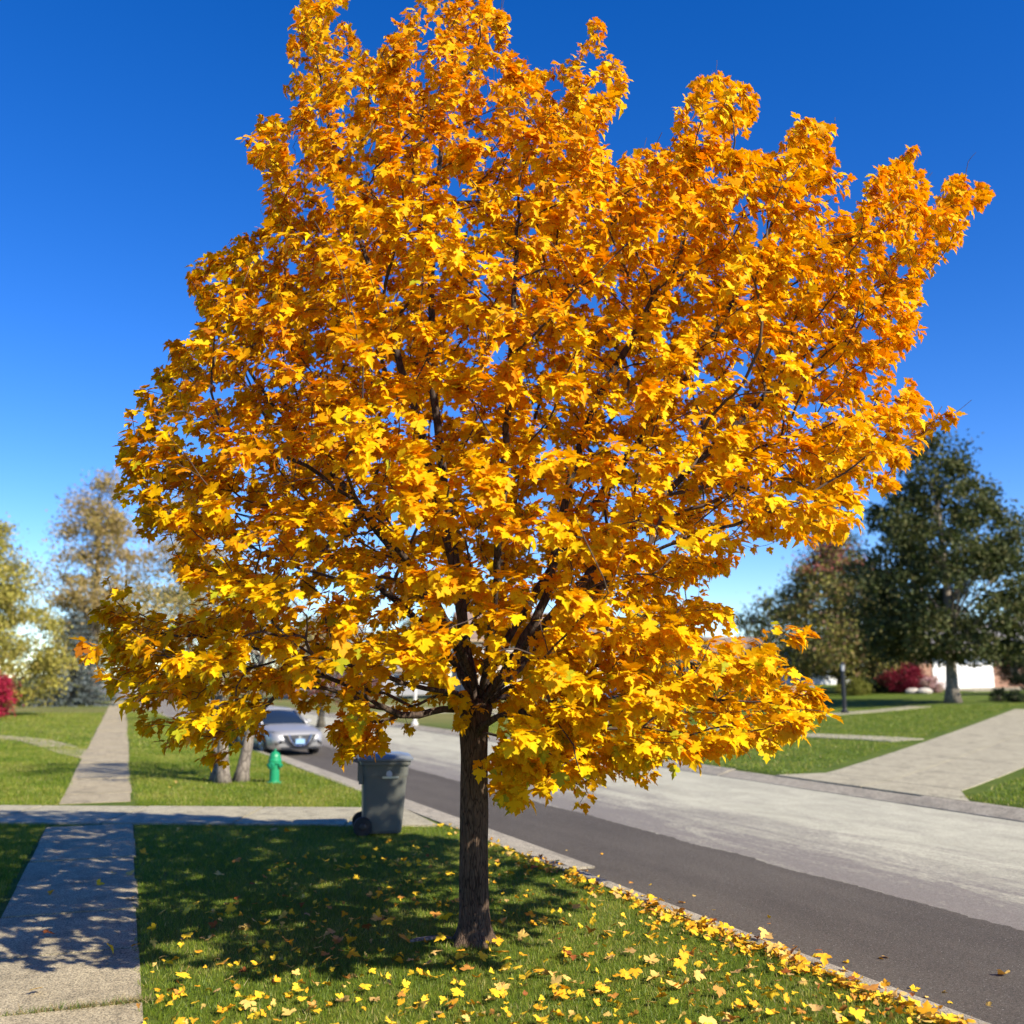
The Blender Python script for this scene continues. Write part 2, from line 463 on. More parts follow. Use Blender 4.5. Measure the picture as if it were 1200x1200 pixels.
# sidewalk on the left: its own direction
SH = R_(20.5)
SB = (-math.sin(SH), math.cos(SH)); SNV = (math.cos(SH), math.sin(SH))
W0, W1 = -0.95, 0.25
def sw(x, y): return (x * SB[0] + y * SB[1], x * SNV[0] + y * SNV[1])
def slab_box(poly, z0, z1, name, mat, parent, bevel=0.012):
    return MB().prism(poly, z0, z1).build(name, mat, parent, bevel=bevel)
swalk = tag(empty('sidewalk', (0, 0, 0), SH), 'weathered concrete sidewalk running away on the left', kind='structure')
s = 7.86 - 1.52 * 4
while s < 100:
    e = s + 1.52
    hz = 0.018 + 0.010 * random.uniform(-1, 1)
    dx = random.uniform(-0.012, 0.012)
    cy = (s + e) / 2
    wy = cy * SB[1]
    if not (16.35 < (cy * SB[1] - 0.35 * SNV[1]) < 18.15):
        slab_box([(W0 + dx, s + 0.006), (W1 + dx, s + 0.006), (W1 + dx, e - 0.006), (W0 + dx, e - 0.006)], -0.09, hz, 'slab', MAT['walk'], swalk)
    s = e
# walk that crosses the sidewalk and reaches the kerb behind the bin
xw = tag(empty('driveway', (0, 0, 0)), 'narrow pale concrete driveway crossing the sidewalk in front of the bin', kind='structure')
xs = [-22, -18.5, -15, -11.6, -8.02, -6.2, -4.2, -2.5, -1.05]
def xfront(x): return 15.92 - 0.05 * (x + 5)
for a, b in zip(xs[:-1], xs[1:]):
    g = 0.012
    fa, fb = xfront(a), xfront(b)
    bk = 2.02 + 0.03
    poly = [(a + g, fa), (b - g, fb), (b - g - (0.75 if b > -1.2 else 0), fb + bk), (a + g, fa + bk)]
    slab_box(poly, -0.09, 0.024 + 0.006 * random.random(), 'slab', MAT['drive'], xw)
# front walk of the house on the left
fw = tag(empty('front_walk', (0, 0, 0)), 'thin concrete path across the left lawn', kind='structure')
pts = [on_ground(116, 888), on_ground(88, 882), on_ground(60, 873), on_ground(40, 868), on_ground(-10, 863), on_ground(-70, 861)]
for a, b in zip(pts[:-1], pts[1:]):
    d = (b - a).normalized(); nn = Vector((-d.y, d.x, 0)) * 0.5
    slab_box([(a - nn + d * 0.01)[:2], (b - nn - d * 0.01)[:2], (b + nn - d * 0.01)[:2], (a + nn + d * 0.01)[:2]], -0.05, 0.02, 'slab', MAT['walk'], fw)

# far side: driveway with slabs, sidewalk, house walk; draped on the slope
def draped(name, poly_uv, mat, parent, lift, sub=6):
    """quad in (u,v) -> slab following the slope"""
    (a, b, c, d) = [Vector((p[1], p[0], 0)) for p in poly_uv]
    V = []; F = []
    for i in range(sub + 1):
        for j in range(2):
            t, q = i / sub, j
            p = (a.lerp(b, t)).lerp(d.lerp(c, t), q)
            x, y = uv(p.y, p.x)
            z = gz(x, y) + lift
            V += [(x, y, z), (x, y, z - 0.16)]
    for i in range(sub):
        o = i * 4
        F += [(o, o + 2, o + 6, o + 4), (o, o + 4, o + 5, o + 1), (o + 2, o + 3, o + 7, o + 6)]
    F += [(0, 1, 3, 2), (sub * 4, sub * 4 + 2, sub * 4 + 3, sub * 4 + 1)]
    mb = MB(); mb.add(V, F)
    return mb.build(name, mat, parent)
fd = tag(empty('far_driveway', (0, 0, 0)), 'wide tan concrete driveway across the street', kind='structure')
def duv(u0, u1, v0, v1, du0=0, du1=0): return [(u0, v0), (u0 + 0.0, v1), (u1, v1), (u1, v0)]
def dl(v): return 18.5 + 0.64 * (v - 14.9) + 0.9 * max(0, (16.2 - v) / 1.3)
def dr(v): return 14.7 + 0.54 * (v - 14.9) - 0.7 * max(0, (16.2 - v) / 1.3)
vs_ = [14.86, 16.2, 18.6, 21.4, 24.4, 27.6, 31, 35, 40]
for a, b in zip(vs_[:-1], vs_[1:]):
    g = 0.014
    ma, mb_ = (dl(a) + dr(a)) / 2, (dl(b) + dr(b)) / 2
    draped('slab', [(dr(a), a + g), (dr(b), b - g), (mb_ - g, b - g), (ma - g, a + g)], MAT['drive'], fd, 0.02)
    draped('slab', [(ma + g, a + g), (mb_ + g, b - g), (dl(b), b - g), (dl(a), a + g)], MAT['drive'], fd, 0.02)
fs = tag(empty('far_sidewalk', (0, 0, 0)), 'concrete sidewalk across the street', kind='structure')
pp = [on_ground(1064, 868.3), on_ground(1030, 866.0), on_ground(995, 864.3), on_ground(960, 862.8), on_ground(925, 861.3), on_ground(885, 859), on_ground(840, 855.5), on_ground(790, 851.5), on_ground(740, 847.5), on_ground(690, 844), on_ground(640, 840.5), on_ground(590, 837.3), on_ground(540, 834), on_ground(490, 830.5), on_ground(440, 827)]
for a, b in zip(pp[:-1], pp[1:]):
    d = (b - a).normalized(); nn = Vector((-d.y, d.x, 0)) * 0.72
    m = max(1, round((b - a).length / 1.6))
    for k in range(m):
        a2, b2 = a.lerp(b, k / m), a.lerp(b, (k + 1) / m)
        q = [to_uv(*(p_)[:2]) for p_ in (a2 - nn + d * .01, b2 - nn - d * .01, b2 + nn - d * .01, a2 + nn + d * .01)]
        draped('slab', q, MAT['drive'], fs, 0.026, 1)
hw = tag(empty('house_walk', (0, 0, 0)), 'pale curved walk to the house across the street', kind='structure')
pp = [on_ground(900, 842), on_ground(945, 840), on_ground(990, 836.5), on_ground(1035, 833), on_ground(1078, 828.5)]
for a, b in zip(pp[:-1], pp[1:]):
    d = (b - a).normalized(); nn = Vector((-d.y, d.x, 0)) * 0.62
    q = [to_uv(*(p)[:2]) for p in (a - nn + d * .01, b - nn - d * .01, b + nn - d * .01, a + nn + d * .01)]
    draped('slab', q, MAT['drive'], hw, 0.03, 3)

# ------------------------------------------------------------------ leaf geometry
HALF = [(0.16, -0.05), (0.37, -0.11), (0.335, 0.05), (0.47, 0.09), (0.60, 0.19), (0.57, 0.28), (0.66, 0.43), (0.50, 0.45), (0.41, 0.52),
        (0.215, 0.43), (0.25, 0.58), (0.33, 0.70), (0.20, 0.735), (0.12, 0.84)]
OUT = [(0, 0)] + HALF + [(0, 1.0)] + [(-x, y) for x, y in reversed(HALF)]
LEAF_HI = np.array([(0, 0.30)] + OUT + [(-0.012, 0.0), (0.012, 0.0), (0.0, -0.55)])
nO = len(OUT)
LEAFT = np.array([(0, 1 + i, 1 + (i + 1) % nO) for i in range(nO)][::-1] + [(nO + 1, nO + 3, nO + 2)])
LEAFT = LEAFT[:, ::-1]

def outline(half):
    out = [(0, 0)] + half + [(0, 1.0)] + [(-x, y) for x, y in reversed(half)]
    n_ = len(out)
    v_ = np.array([(0, 0.30)] + out + [(-0.012, 0.0), (0.012, 0.0), (0.0, -0.55)])
    t_ = np.array([(0, 1 + i, 1 + (i + 1) % n_) for i in range(n_)][::-1] + [(n_ + 1, n_ + 3, n_ + 2)])[:, ::-1]
    return v_, t_
LOW2, LOWT = outline([(0.36, -0.10), (0.335, 0.06), (0.64, 0.32), (0.42, 0.51), (0.215, 0.43), (0.32, 0.70), (0.14, 0.80)])

def leaf_verts(fold, droop, wav, ph, shape=None):
    LEAF2 = LEAF_HI if shape is None else shape
    """arrays (N,) -> (N, nv, 3) local leaf, x across, y to the tip, z normal"""
    x = LEAF2[None, :, 0] * np.ones((len(fold), 1)); y = LEAF2[None, :, 1] * np.ones((len(fold), 1))
    ax = np.abs(x)
    pet = (y < -0.3)
    z = fold[:, None] * ax - droop[:, None] * (np.maximum(y, 0) ** 2) + wav[:, None] * np.sin(7 * x + ph[:, None]) * np.cos(5 * y + 2 * ph[:, None])
    z = z - 0.35 * droop[:, None] * ax ** 2 * 2
    z = np.where(pet, 0.12, z)
    y = np.where(y > 0, y * (1 - 0.25 * np.abs(droop[:, None])), y)
    x = x * (1 - 0.3 * np.abs(fold[:, None]))
    return np.stack([x, y, z], 2)

def leaf_batch(P, T, N, S, tint, fold, droop, wav, ph, shape=None, tris=None):
    """P base points, T tip dirs, N normals, S scale -> verts, tris, colours"""
    L = leaf_verts(fold, droop, wav, ph, shape)
    if tris is None: tris = LEAFT
    X = np.cross(T, N)
    W = P[:, None, :] + S[:, None, None] * (L[:, :, 0:1] * X[:, None, :] + L[:, :, 1:2] * T[:, None, :] + L[:, :, 2:3] * N[:, None, :])
    nv = L.shape[1]
    tri = (tris[None] + (np.arange(len(P)) * nv)[:, None, None]).reshape(-1, 3)
    return W.reshape(-1, 3), tri, np.repeat(tint, nv, 0)

def norm(a): return a / np.maximum(1e-9, np.linalg.norm(a, axis=-1, keepdims=True))

# ------------------------------------------------------------------ the maple
BASE = Vector((-0.32, 9.03, 0))
POLY = np.array([(350, -15), (415, -12), (420, 20), (430, 48), (455, 42), (470, 5), (490, -20), (592, -25), (600, 20), (605, 62), (640, 72), (668, 60), (690, 18), (716, 22), (714, 60),
    (748, 85), (740, 112), (716, 150), (718, 185), (745, 168), (788, 162), (788, 115), (812, 84), (845, 73), (886, 95), (898, 128), (880, 170), (905, 168), (916, 135), (950, 122), (988, 148),
    (986, 178), (1005, 220), (1028, 182), (1070, 163), (1096, 208), (1120, 194), (1174, 214), (1168, 238), (1140, 255), (1130, 290), (1097, 312), (1080, 345), (1088, 392), (1062, 425), (1040, 455),
    (1078, 445), (1082, 478), (1122, 490), (1115, 508), (1070, 520), (1060, 580), (1012, 562), (1005, 622), (985, 645), (930, 645), (890, 645), (852, 668), (832, 690), (850, 712), (908, 735), (934, 745),
    (926, 778), (902, 790), (962, 800), (985, 812), (965, 852), (932, 862), (920, 885), (842, 882), (830, 912), (790, 905), (740, 917), (715, 907), (690, 937), (655, 950), (630, 932), (578, 930), (572, 900),
    (602, 880), (590, 850), (575, 848), (545, 856), (522, 832), (500, 838), (470, 852), (455, 868), (440, 888), (410, 896), (388, 886), (384, 855), (400, 836), (375, 842), (345, 852), (330, 882), (300, 882),
    (265, 888), (235, 878), (183, 885), (178, 855), (150, 832), (135, 792), (98, 762), (93, 735), (113, 688), (150, 688), (160, 715), (200, 720), (250, 700), (200, 672), (200, 640), (160, 612), (133, 577),
    (133, 530), (143, 500), (148, 455), (195, 420), (183, 395), (230, 380), (215, 332), (203, 310), (240, 288), (270, 273), (300, 275), (315, 240), (290, 200), (278, 170), (300, 140), (310, 110), (335, 75), (330, 35)], float)

def sdf(Q):
    A = POLY; B = np.roll(POLY, -1, 0)
    q = Q[:, None, :]; ab = (B - A)[None]; aq = q - A[None]
    t = np.clip((aq * ab).sum(2) / (ab * ab).sum(2), 0, 1)
    d = np.sqrt((((aq - t[..., None] * ab)) ** 2).sum(2).min(1))
    y0, y1, x0, x1 = A[:, 1], B[:, 1], A[:, 0], B[:, 0]
    c = ((y0[None] > q[..., 1]) != (y1[None] > q[..., 1])) & (q[..., 0] < (x1 - x0)[None] * (q[..., 1] - y0[None]) / np.where(np.abs(y1 - y0) < 1e-9, 1e-9, y1 - y0)[None] + x0[None])
    ins = c.sum(1) % 2 == 1
    return np.where(ins, d, -d)

def half_depth(z):
    return np.interp(z, [1.2, 1.6, 2.2, 3.2, 4.5, 6.0, 7.2, 8.4, 9.2], [1.2, 2.2, 2.9, 3.1, 3.0, 2.5, 1.9, 1.1, 0.4])

def sample_crown(n, margin, shell):
    out = []
    tot = 0
    while tot < n:
        P = np.stack([rng.uniform(-4.6, 5.0, 9000), rng.uniform(5.6, 12.3, 9000), rng.uniform(1.15, 9.3, 9000)], 1)
        pr = project(P)
        dy = (P[:, 1] - BASE.y)
        hd = half_depth(P[:, 2])
        ex = (P[:, 0] - BASE.x - 0.2) / 4.3
        ok = (np.abs(dy) < hd * np.sqrt(np.clip(1 - ex * ex * 0.85, 0.05, 1)))
        P, pr, dy, hd, ex = P[ok], pr[ok], dy[ok], hd[ok], ex[ok]
        d = sdf(pr[:, :2])
        # how far from the axis of the crown
        rr = np.sqrt((dy / hd) ** 2 + ex ** 2)
        edge = np.exp(-np.maximum(d, 0) / 60.0)
        w = np.clip(shell + (1 - shell) * np.maximum(np.clip(rr, 0, 1) ** 1.6, edge), 0, 1)
        # looser foliage low beside the trunk, where the street shows through
        low = (pr[:, 0] > 432) & (pr[:, 0] < 560) & (pr[:, 1] > 785) & (pr[:, 1] < 900)
        w = np.where(low, w * 0.12, w)
        gap = np.array([mnoise.noise(Vector(p) * 0.95 + Vector((3.3, 1.7, 0.2))) for p in P])
        w = w * np.clip(0.55 + 1.8 * (gap + 0.35), 0.12, 1)
        keep = (d > margin) & (rng.random(len(P)) < w)
        out.append(P[keep]); tot += keep.sum()
    return np.concatenate(out)[:n]

class Skel:
    def __init__(s):
        s.p = []; s.par = []; s.d = []; s.L = []; s.paths = []
    def node(s, p, par):
        i = len(s.p); s.p.append(np.array(p, float)); s.par.append(par)
        if par >= 0:
            dv = s.p[i] - s.p[par]; ln = np.linalg.norm(dv)
            s.d.append(dv / max(ln, 1e-9)); s.L.append(s.L[par] + ln)
        else:
            s.d.append(np.array((0, 0, 1.0))); s.L.append(0.0)
        return i
    def path(s, start, ctrl, step, jit=0.0, kind='twig'):
        """catmull path from node start through ctrl points"""
        pts = [s.p[start]] + [np.array(c, float) for c in ctrl]
        idx = [start]
        for k in range(len(pts) - 1):
            p0 = pts[k - 1] if k > 0 else pts[k] - s.d[start] * np.linalg.norm(pts[1] - pts[0]) * 0.6
            p1, p2 = pts[k], pts[k + 1]
            p3 = pts[k + 2] if k + 2 < len(pts) else p2 + (p2 - p1)
            n = max(2, int(np.linalg.norm(p2 - p1) / step))
            for q in range(1, n + 1):
                t = q / n
                c = 0.5 * ((2 * p1) + (-p0 + p2) * t + (2 * p0 - 5 * p1 + 4 * p2 - p3) * t * t + (-p0 + 3 * p1 - 3 * p2 + p3) * t ** 3)
                c = c + rng.normal(0, jit, 3) * (0 if q == n else 1)
                idx.append(s.node(c, idx[-1]))
        s.paths.append((kind, idx))
        return idx

def build_maple():
    root = tag(empty('maple_tree', BASE), 'young maple in full golden orange leaf standing on the lawn beside the kerb', 'tree')
    sk = Skel()
    b = np.array(BASE)
    n0 = sk.node(b, -1)
    trunk_pts = [at_y(555.5, y, 9.03) for y in (1085, 1020, 950, 890, 850)]
    tr = sk.path(n0, trunk_pts + [at_y(560, 828, 9.04)], 0.1, 0.0, 'trunk')
    fork = tr[-1]
    def pt(px, py, dy): return at_y(px, py, 9.03 + dy)
    tn = lambda k: tr[max(0, len(tr) - 1 - k)]
    limbs = [
        (fork, [pt(549, 770, 0), pt(541, 700, 0.05), pt(520, 560, 0.1), pt(505, 400, 0.1), pt(512, 230, 0), pt(530, 60, -0.1)]),
        (fork, [pt(590, 790, -0.05), pt(640, 700, -0.15), pt(655, 620, -0.2), pt(700, 470, -0.3), pt(790, 310, -0.4), pt(845, 120, -0.4)]),
        (fork, [pt(600, 780, 0.1), pt(665, 700, 0.3), pt(770, 590, 0.5), pt(930, 430, 0.5), pt(1110, 250, 0.3)]),
        (tn(1), [pt(540, 770, 0.1), pt(490, 690, 0.2), pt(420, 590, 0.2), pt(310, 460, 0.1), pt(225, 330, 0)]),
        (fork, [pt(545, 760, -0.1), pt(528, 650, -0.25), pt(480, 460, -0.35), pt(415, 260, -0.35), pt(362, 40, -0.3)]),
        (tn(1), [pt(520, 831, -0.12), pt(470, 838, -0.3), pt(400, 800, -0.5), pt(280, 755, -0.6), pt(125, 735, -0.6)]),
        (tn(1), [pt(610, 800, -0.1), pt(700, 780, -0.3), pt(790, 815, -0.55), pt(940, 825, -0.7)]),
        (fork, [pt(572, 770, -0.3), pt(580, 690, -1.0), pt(590, 560, -1.6), pt(600, 380, -1.9), pt(610, 190, -1.6)]),
        (tn(0), [pt(570, 800, 0.3), pt(580, 720, 1.1), pt(600, 600, 1.9), pt(640, 440, 2.3), pt(680, 260, 1.8), pt(690, 110, 1.2)]),
        (tn(2), [pt(540, 815, -0.35), pt(470, 800, -1.0), pt(370, 770, -1.6), pt(250, 790, -1.9)]),
        (tn(1), [pt(600, 790, 0.3), pt(690, 700, 1.0), pt(800, 610, 1.6), pt(930, 560, 1.9)]),
        (tn(2), [pt(540, 790, 0.4), pt(460, 700, 1.1), pt(330, 620, 1.8), pt(200, 580, 1.9)]),
        (tn(3), [pt(575, 845, -0.3), pt(620, 835, -0.9), pt(655, 850, -1.5), pt(680, 905, -1.9)]),
        (tn(1), [pt(590, 790, -0.3), pt(670, 700, -1.1), pt(780, 640, -1.8), pt(900, 600, -1.9)]),
        (tn(1), [pt(545, 770, -0.3), pt(480, 660, -1.1), pt(380, 560, -1.6), pt(260, 500, -1.7)]),
        (fork, [pt(600, 740, 0.05), pt(690, 600, 0.1), pt(830, 400, 0.1), pt(960, 160, 0.1)]),
    ]
    for st, c in limbs:
        sk.path(st, c, 0.12, 0.008, 'limb')
    lim_end = len(sk.p)
    cen = np.array(at_y(560, 800, 9.03))

    def attach(targets, w_len, droopf, step, jit, kind):
        order = np.argsort(np.linalg.norm(targets - cen, axis=1))
        cap = len(sk.p) + len(targets) * 16
        A = np.zeros((cap, 3)); Dv = np.zeros((cap, 3)); Ls = np.zeros(cap)
        n = len(sk.p); A[:n] = sk.p; Dv[:n] = sk.d; Ls[:n] = sk.L
        first = tr[-4]
        tips = []
        for oi in order:
            t = targets[oi]
            dv = t - A[first:n]; dist = np.linalg.norm(dv, axis=1)
            cosd = (dv * Dv[first:n]).sum(1) / np.maximum(dist, 1e-6)
            cost = dist + w_len * Ls[first:n] + np.where(cosd < 0.25, (0.25 - cosd) * dist * 0.9, 0) + np.where(dv[:, 2] < -0.1, 0.25 * -dv[:, 2], 0)
            cost = np.where(dist < 0.05, 99, cost)
            i = first + int(cost.argmin())
            p = A[i]; ln = np.linalg.norm(t - p)
            mid = p + (t - p) * 0.5 + np.array((0, 0, -0.07 * ln)) if t[2] > p[2] + 0.3 * ln else p + (t - p) * 0.5 + np.array((0, 0, 0.10 * ln))
            mid = mid + Dv[i] * 0.12 * ln + rng.normal(0, 0.03 * ln, 3)
            m0 = len(sk.p)
            idx = sk.path(i, [mid, t], step, jit, kind)
            m1 = len(sk.p)
            A[m0:m1] = sk.p[m0:m1]; Dv[m0:m1] = sk.d[m0:m1]; Ls[m0:m1] = sk.L[m0:m1]; n = m1
            tips.append(idx)
        return tips
    sec = sample_crown(330, 26, 0.25)
    attach(sec, 0.42, 0, 0.13, 0.010, 'branch')
    tw = sample_crown(4900, 9, 0.28)
    hi_ = sample_crown(2300, 8, 0.35)
    tw = np.concatenate([tw, hi_[hi_[:, 2] > 5.7]])
    # low sprays that hang below the main crown, and the thick low shoots on the sunny side
    ex = []
    for (px, py, dy, m, sp) in [(205, 862, -.8, 9, .14), (240, 856, -1.0, 9, .16), (275, 864, -1.0, 9, .15), (305, 862, -.8, 7, .13), (230, 835, -.9, 8, .18), (412, 868, -.7, 9, .13), (405, 850, -.6, 5, .12), (428, 872, -.8, 4, .08),
                                (652, 902, -1.4, 8, .11), (628, 890, -1.4, 8, .12), (680, 890, -1.4, 8, .12), (605, 893, -1.2, 4, .09), (650, 860, -1.3, 10, .17), (700, 860, -1.3, 9, .17), (735, 876, -1.2, 6, .12), (800, 868, -.9, 6, .14),
                                (850, 852, -.8, 6, .13), (900, 842, -.8, 6, .13), (945, 822, -.7, 6, .11), (545, 836, -.35, 5, .09), (1068, 462, .1, 3, .07), (1108, 494, .1, 2, .05), (1085, 505, .2, 3, .06), (1052, 535, .1, 3, .07), (1045, 572, 0, 2, .05), (1120, 215, .2, 3, .06), (935, 742, -.5, 3, .05), (118, 715, -.5, 2, .05), (560, 826, -.3, 3, .07), (535, 800, -.3, 3, .08), (150, 790, -.7, 8, .16), (185, 815, -.8, 8, .17), (150, 762, -.6, 6, .10),
                                (690, 790, -1.1, 16, .24), (740, 770, -1.2, 16, .24), (655, 760, -1.2, 14, .22), (790, 800, -1.1, 12, .22), (720, 830, -1.2, 10, .2)]:
        c = np.array(at_y(px, py, 9.03 + dy))
        ex.append(c + rng.normal(0, 1, (m, 3)) * np.array((sp, sp * 1.4, sp * 0.6)))
    # foliage hangs in loose horizontal sprays, strongest low down
    off_ = np.array([mnoise.noise(Vector((p_[0] * 0.7, p_[1] * 0.7, 7.7))) for p_ in tw]) * 0.7 - 0.10 * np.hypot(tw[:, 0] - BASE.x, tw[:, 1] - BASE.y)
    hs_ = 0.46
    zq = np.round((tw[:, 2] - off_) / hs_) * hs_ + off_
    k_ = np.interp(tw[:, 2], [2, 3.6, 5.0, 6.5], [0.75, 0.6, 0.25, 0.0])
    tw[:, 2] = tw[:, 2] * (1 - k_) + zq * k_
    tw = np.concatenate([tw] + ex)
    q = project(tw)
    tw = tw[~((q[:, 0] > 308) & (q[:, 0] < 392) & (q[:, 1] > 828) & (q[:, 1] < 915))]
    twigs = attach(tw, 0.30, 0, 0.11, 0.006, 'twig')

    # bare leaders sticking out above the leaves
    hi2 = [ix for ix in twigs if sk.p[ix[-1]][2] > 6.2 or abs(sk.p[ix[-1]][0] - BASE.x) > 3.4]
    for j in rng.choice(len(hi2), 90, replace=False):
        t_ = hi2[j][-1]; d_ = sk.d[t_] * 0.5 + norm(sk.p[t_] - np.array((BASE.x, BASE.y, 4.0))) * 0.5 + np.array((0, 0, 0.8))
        d_ = d_ / np.linalg.norm(d_) * rng.uniform(0.14, 0.34)
        sk.path(t_, [sk.p[t_] + d_ * 0.5 + rng.normal(0, 0.012, 3), sk.p[t_] + d_], 0.08, 0.0, 'twig')
    dead = np.zeros(len(sk.p), bool)
    qn = project(np.array(sk.p))
    inb = (qn[:, 0] > 318) & (qn[:, 0] < 386) & (qn[:, 1] > 842) & (qn[:, 1] < 905)
    for i in range(1, len(sk.p)): dead[i] = inb[i] or dead[sk.par[i]]
    sk.paths = [(k_, [i for i in ix if not dead[i]]) for k_, ix in sk.paths]
    sk.paths = [q_ for q_ in sk.paths if len(q_[1]) > 2]
    twigs = [ix for ix in twigs if not dead[ix[-1]]]
    # pipe-model radii
    N = len(sk.p); cnt = np.zeros(N); has = np.zeros(N, bool)
    for i in range(N):
        if sk.par[i] >= 0: has[sk.par[i]] = True
    cnt[~has] = 1
    for i in range(N - 1, 0, -1): cnt[sk.par[i]] += cnt[i]
    rad = 0.0026 * cnt ** 0.47
    rmax = rad[fork]
    rad = rad * np.where(rad > 0.02, 1, 1)

    # trunk: bark ridges and root flare as geometry
    tv = []; ns = 56
    zs = np.concatenate([np.linspace(-0.03, 0.3, 16), np.linspace(0.33, 2.02, 70)])
    tp = np.array([sk.p[i] for i in tr])
    rings = []
    for z in zs:
        cx = np.interp(z, tp[:, 2], tp[:, 0]); cy = np.interp(z, tp[:, 2], tp[:, 1])
        r = 0.120 - 0.006 * z + 0.062 * math.exp(-max(z, 0) / 0.11) + 0.022 * max(0, z - 1.55) ** 1.0 * 2
        if z > 1.93: r *= max(0.55, 1 - (z - 1.93) * 4)
        ring = []
        for kx in range(ns):
            a = 2 * math.pi * kx / ns
            fl = 1 + 0.22 * math.exp(-max(z, 0) / 0.13) * math.sin(5 * a + 0.8)
            rd = mnoise.noise((math.cos(a) * 4.2, math.sin(a) * 4.2, z * 1.1)) * 0.009 + abs(mnoise.noise((math.cos(a) * 8.5, math.sin(a) * 8.5, z * 2.4 + 5))) * 0.013
            ring.append((cx - BASE.x + math.cos(a) * (r * fl + rd), cy - BASE.y + math.sin(a) * (r * fl + rd), z))
        rings.append(ring)
    MB().loft(rings).build('trunk', MAT['bark'], root, smooth=True)

    off = -b
    lb = {}
    for kind, idx in sk.paths:
        if kind == 'limb':
            pts = [sk.p[i] + off for i in idx]; rr = [rad[i] for i in idx]
            rr[0] = rr[1]
            rr = [min(q, 0.085) * 1.05 for q in rr]
            o = MB().tube(pts, rr, 10).build('limb', MAT['limb'], root, smooth=True)
    # branches and twigs, far past three hundred: one part
    allV = []; allF = []; o0 = 0
    for kind, idx in sk.paths:
        if kind not in ('branch', 'twig'): continue
        ns_ = 6 if kind == 'branch' else 4
        P = np.array([sk.p[i] for i in idx]) + off; r = np.array([rad[i] for i in idx]); r[0] = r[1]
        d = np.gradient(P, axis=0); d = norm(d)
        a = norm(np.cross(d, np.array((0.31, 0.17, 0.93)))); bb = np.cross(d, a)
        th = np.arange(ns_) * 2 * math.pi / ns_
        ring = P[:, None] + r[:, None, None] * (a[:, None] * np.cos(th)[None, :, None] + bb[:, None] * np.sin(th)[None, :, None])
        m = len(P)
        ii, jj = np.meshgrid(np.arange(m - 1), np.arange(ns_), indexing='ij')
        q0 = ii * ns_ + jj; q1 = ii * ns_ + (jj + 1) % ns_
        allF.append(np.stack([q0, q1, q1 + ns_, q0 + ns_], 2).reshape(-1, 4) + o0)
        allV.append(ring.reshape(-1, 3)); o0 += m * ns_
    tag(link('twigs', mesh_np('twigs', np.concatenate(allV), np.concatenate(allF), MAT['twig'], smooth=True), root), kind='stuff')

    # leaves in opposite pairs along the outer part of every twig
    P = []; D = []
    for idx in twigs:
        m = len(idx)
        nl = int(rng.integers(11, 15)) + (2 if sk.p[idx[-1]][2] > 5 else 0)
        total = sk.L[idx[-1]] - sk.L[idx[0]]
        span = min(total, 0.50)
        for q in range(nl // 2 + 1):
            back = span * q / (nl // 2 + 1)
            j = m - 1
            while j > 1 and sk.L[idx[-1]] - sk.L[idx[j - 1]] < back: j -= 1
            base = sk.p[idx[j]] - sk.d[idx[j]] * 0.02
            dr = sk.d[idx[j]]
            side = np.cross(dr, rng.normal(0, 1, 3)); side /= max(1e-6, np.linalg.norm(side))
            for sg in (1, -1):
                P.append(base); D.append(dr * 0.45 + sg * side)
    P = np.array(P); D = norm(np.array(D)); n = len(P)
    up = np.array((0, 0, 1.0))
    rel = P - np.array((BASE.x, BASE.y, 3.2))
    outw = norm(rel * np.array((1, 1, 0.35)))
    hgt = np.clip((P[:, 2] - 2.0) / 6.0, 0, 1)
    S = np.where(rng.random(n) < 0.2, rng.uniform(0.042, 0.07, n), rng.uniform(0.066, 0.114, n)) * (1 - 0.24 * hgt)
    # tips point out and down, more so in the upper crown; blades face up and outwards
    T = norm(D * 0.55 + outw * 0.55 + up * (-0.22 - 0.6 * hgt + rng.normal(0, 0.24, n))[:, None] + rng.normal(0, 0.25, (n, 3)))
    Nn = up * (1.0 - 0.35 * hgt)[:, None] + outw * (0.20 + 0.40 * hgt)[:, None] + rng.normal(0, 1, (n, 3)) * (0.24 + 0.10 * hgt)[:, None]
    Nn = norm(Nn - (Nn * T).sum(1, keepdims=True) * T)
    P = P + norm(D + outw * 0.4) * (S * 0.5)[:, None]
    pq = project(P + T * (S * 0.5)[:, None])
    def near_seg(a0, a1, r):
        a0 = np.array(a0, float); a1 = np.array(a1, float); ab = a1 - a0
        t = np.clip(((pq[:, :2] - a0) * ab).sum(1) / (ab * ab).sum(), 0, 1)
        return np.linalg.norm(pq[:, :2] - a0 - t[:, None] * ab, axis=1) < r
    fork_gap = (near_seg((560, 838), (549, 770), 24) | near_seg((549, 770), (541, 712), 22) | near_seg((575, 810), (600, 778), 22) | near_seg((600, 778), (640, 712), 18)) & (P[:, 1] < 9.4) & (rng.random(n) < 0.85)
    hide = fork_gap | (pq[:, 0] > 322) & (pq[:, 0] < 384) & (pq[:, 1] > 846) & (pq[:, 1] < 905) & ~((pq[:, 0] < 345) & (pq[:, 1] < 862))
    P, D, T, Nn, S, rel, hgt, outw = [a_[~hide] for a_ in (P, D, T, Nn, S, rel, hgt, outw)]; n = len(P)
    # colour of the leaves themselves
    pal = np.array([(0.88, 0.53, 0.004), (0.86, 0.43, 0.004), (0.80, 0.33, 0.005), (0.90, 0.64, 0.006), (0.46, 0.48, 0.02), (0.46, 0.16, 0.012)])
    nz = np.array([mnoise.noise(Vector(p) * 0.8) for p in P])
    rt = np.clip(rel[:, 0] / 4.0, -0.3, 0.6)
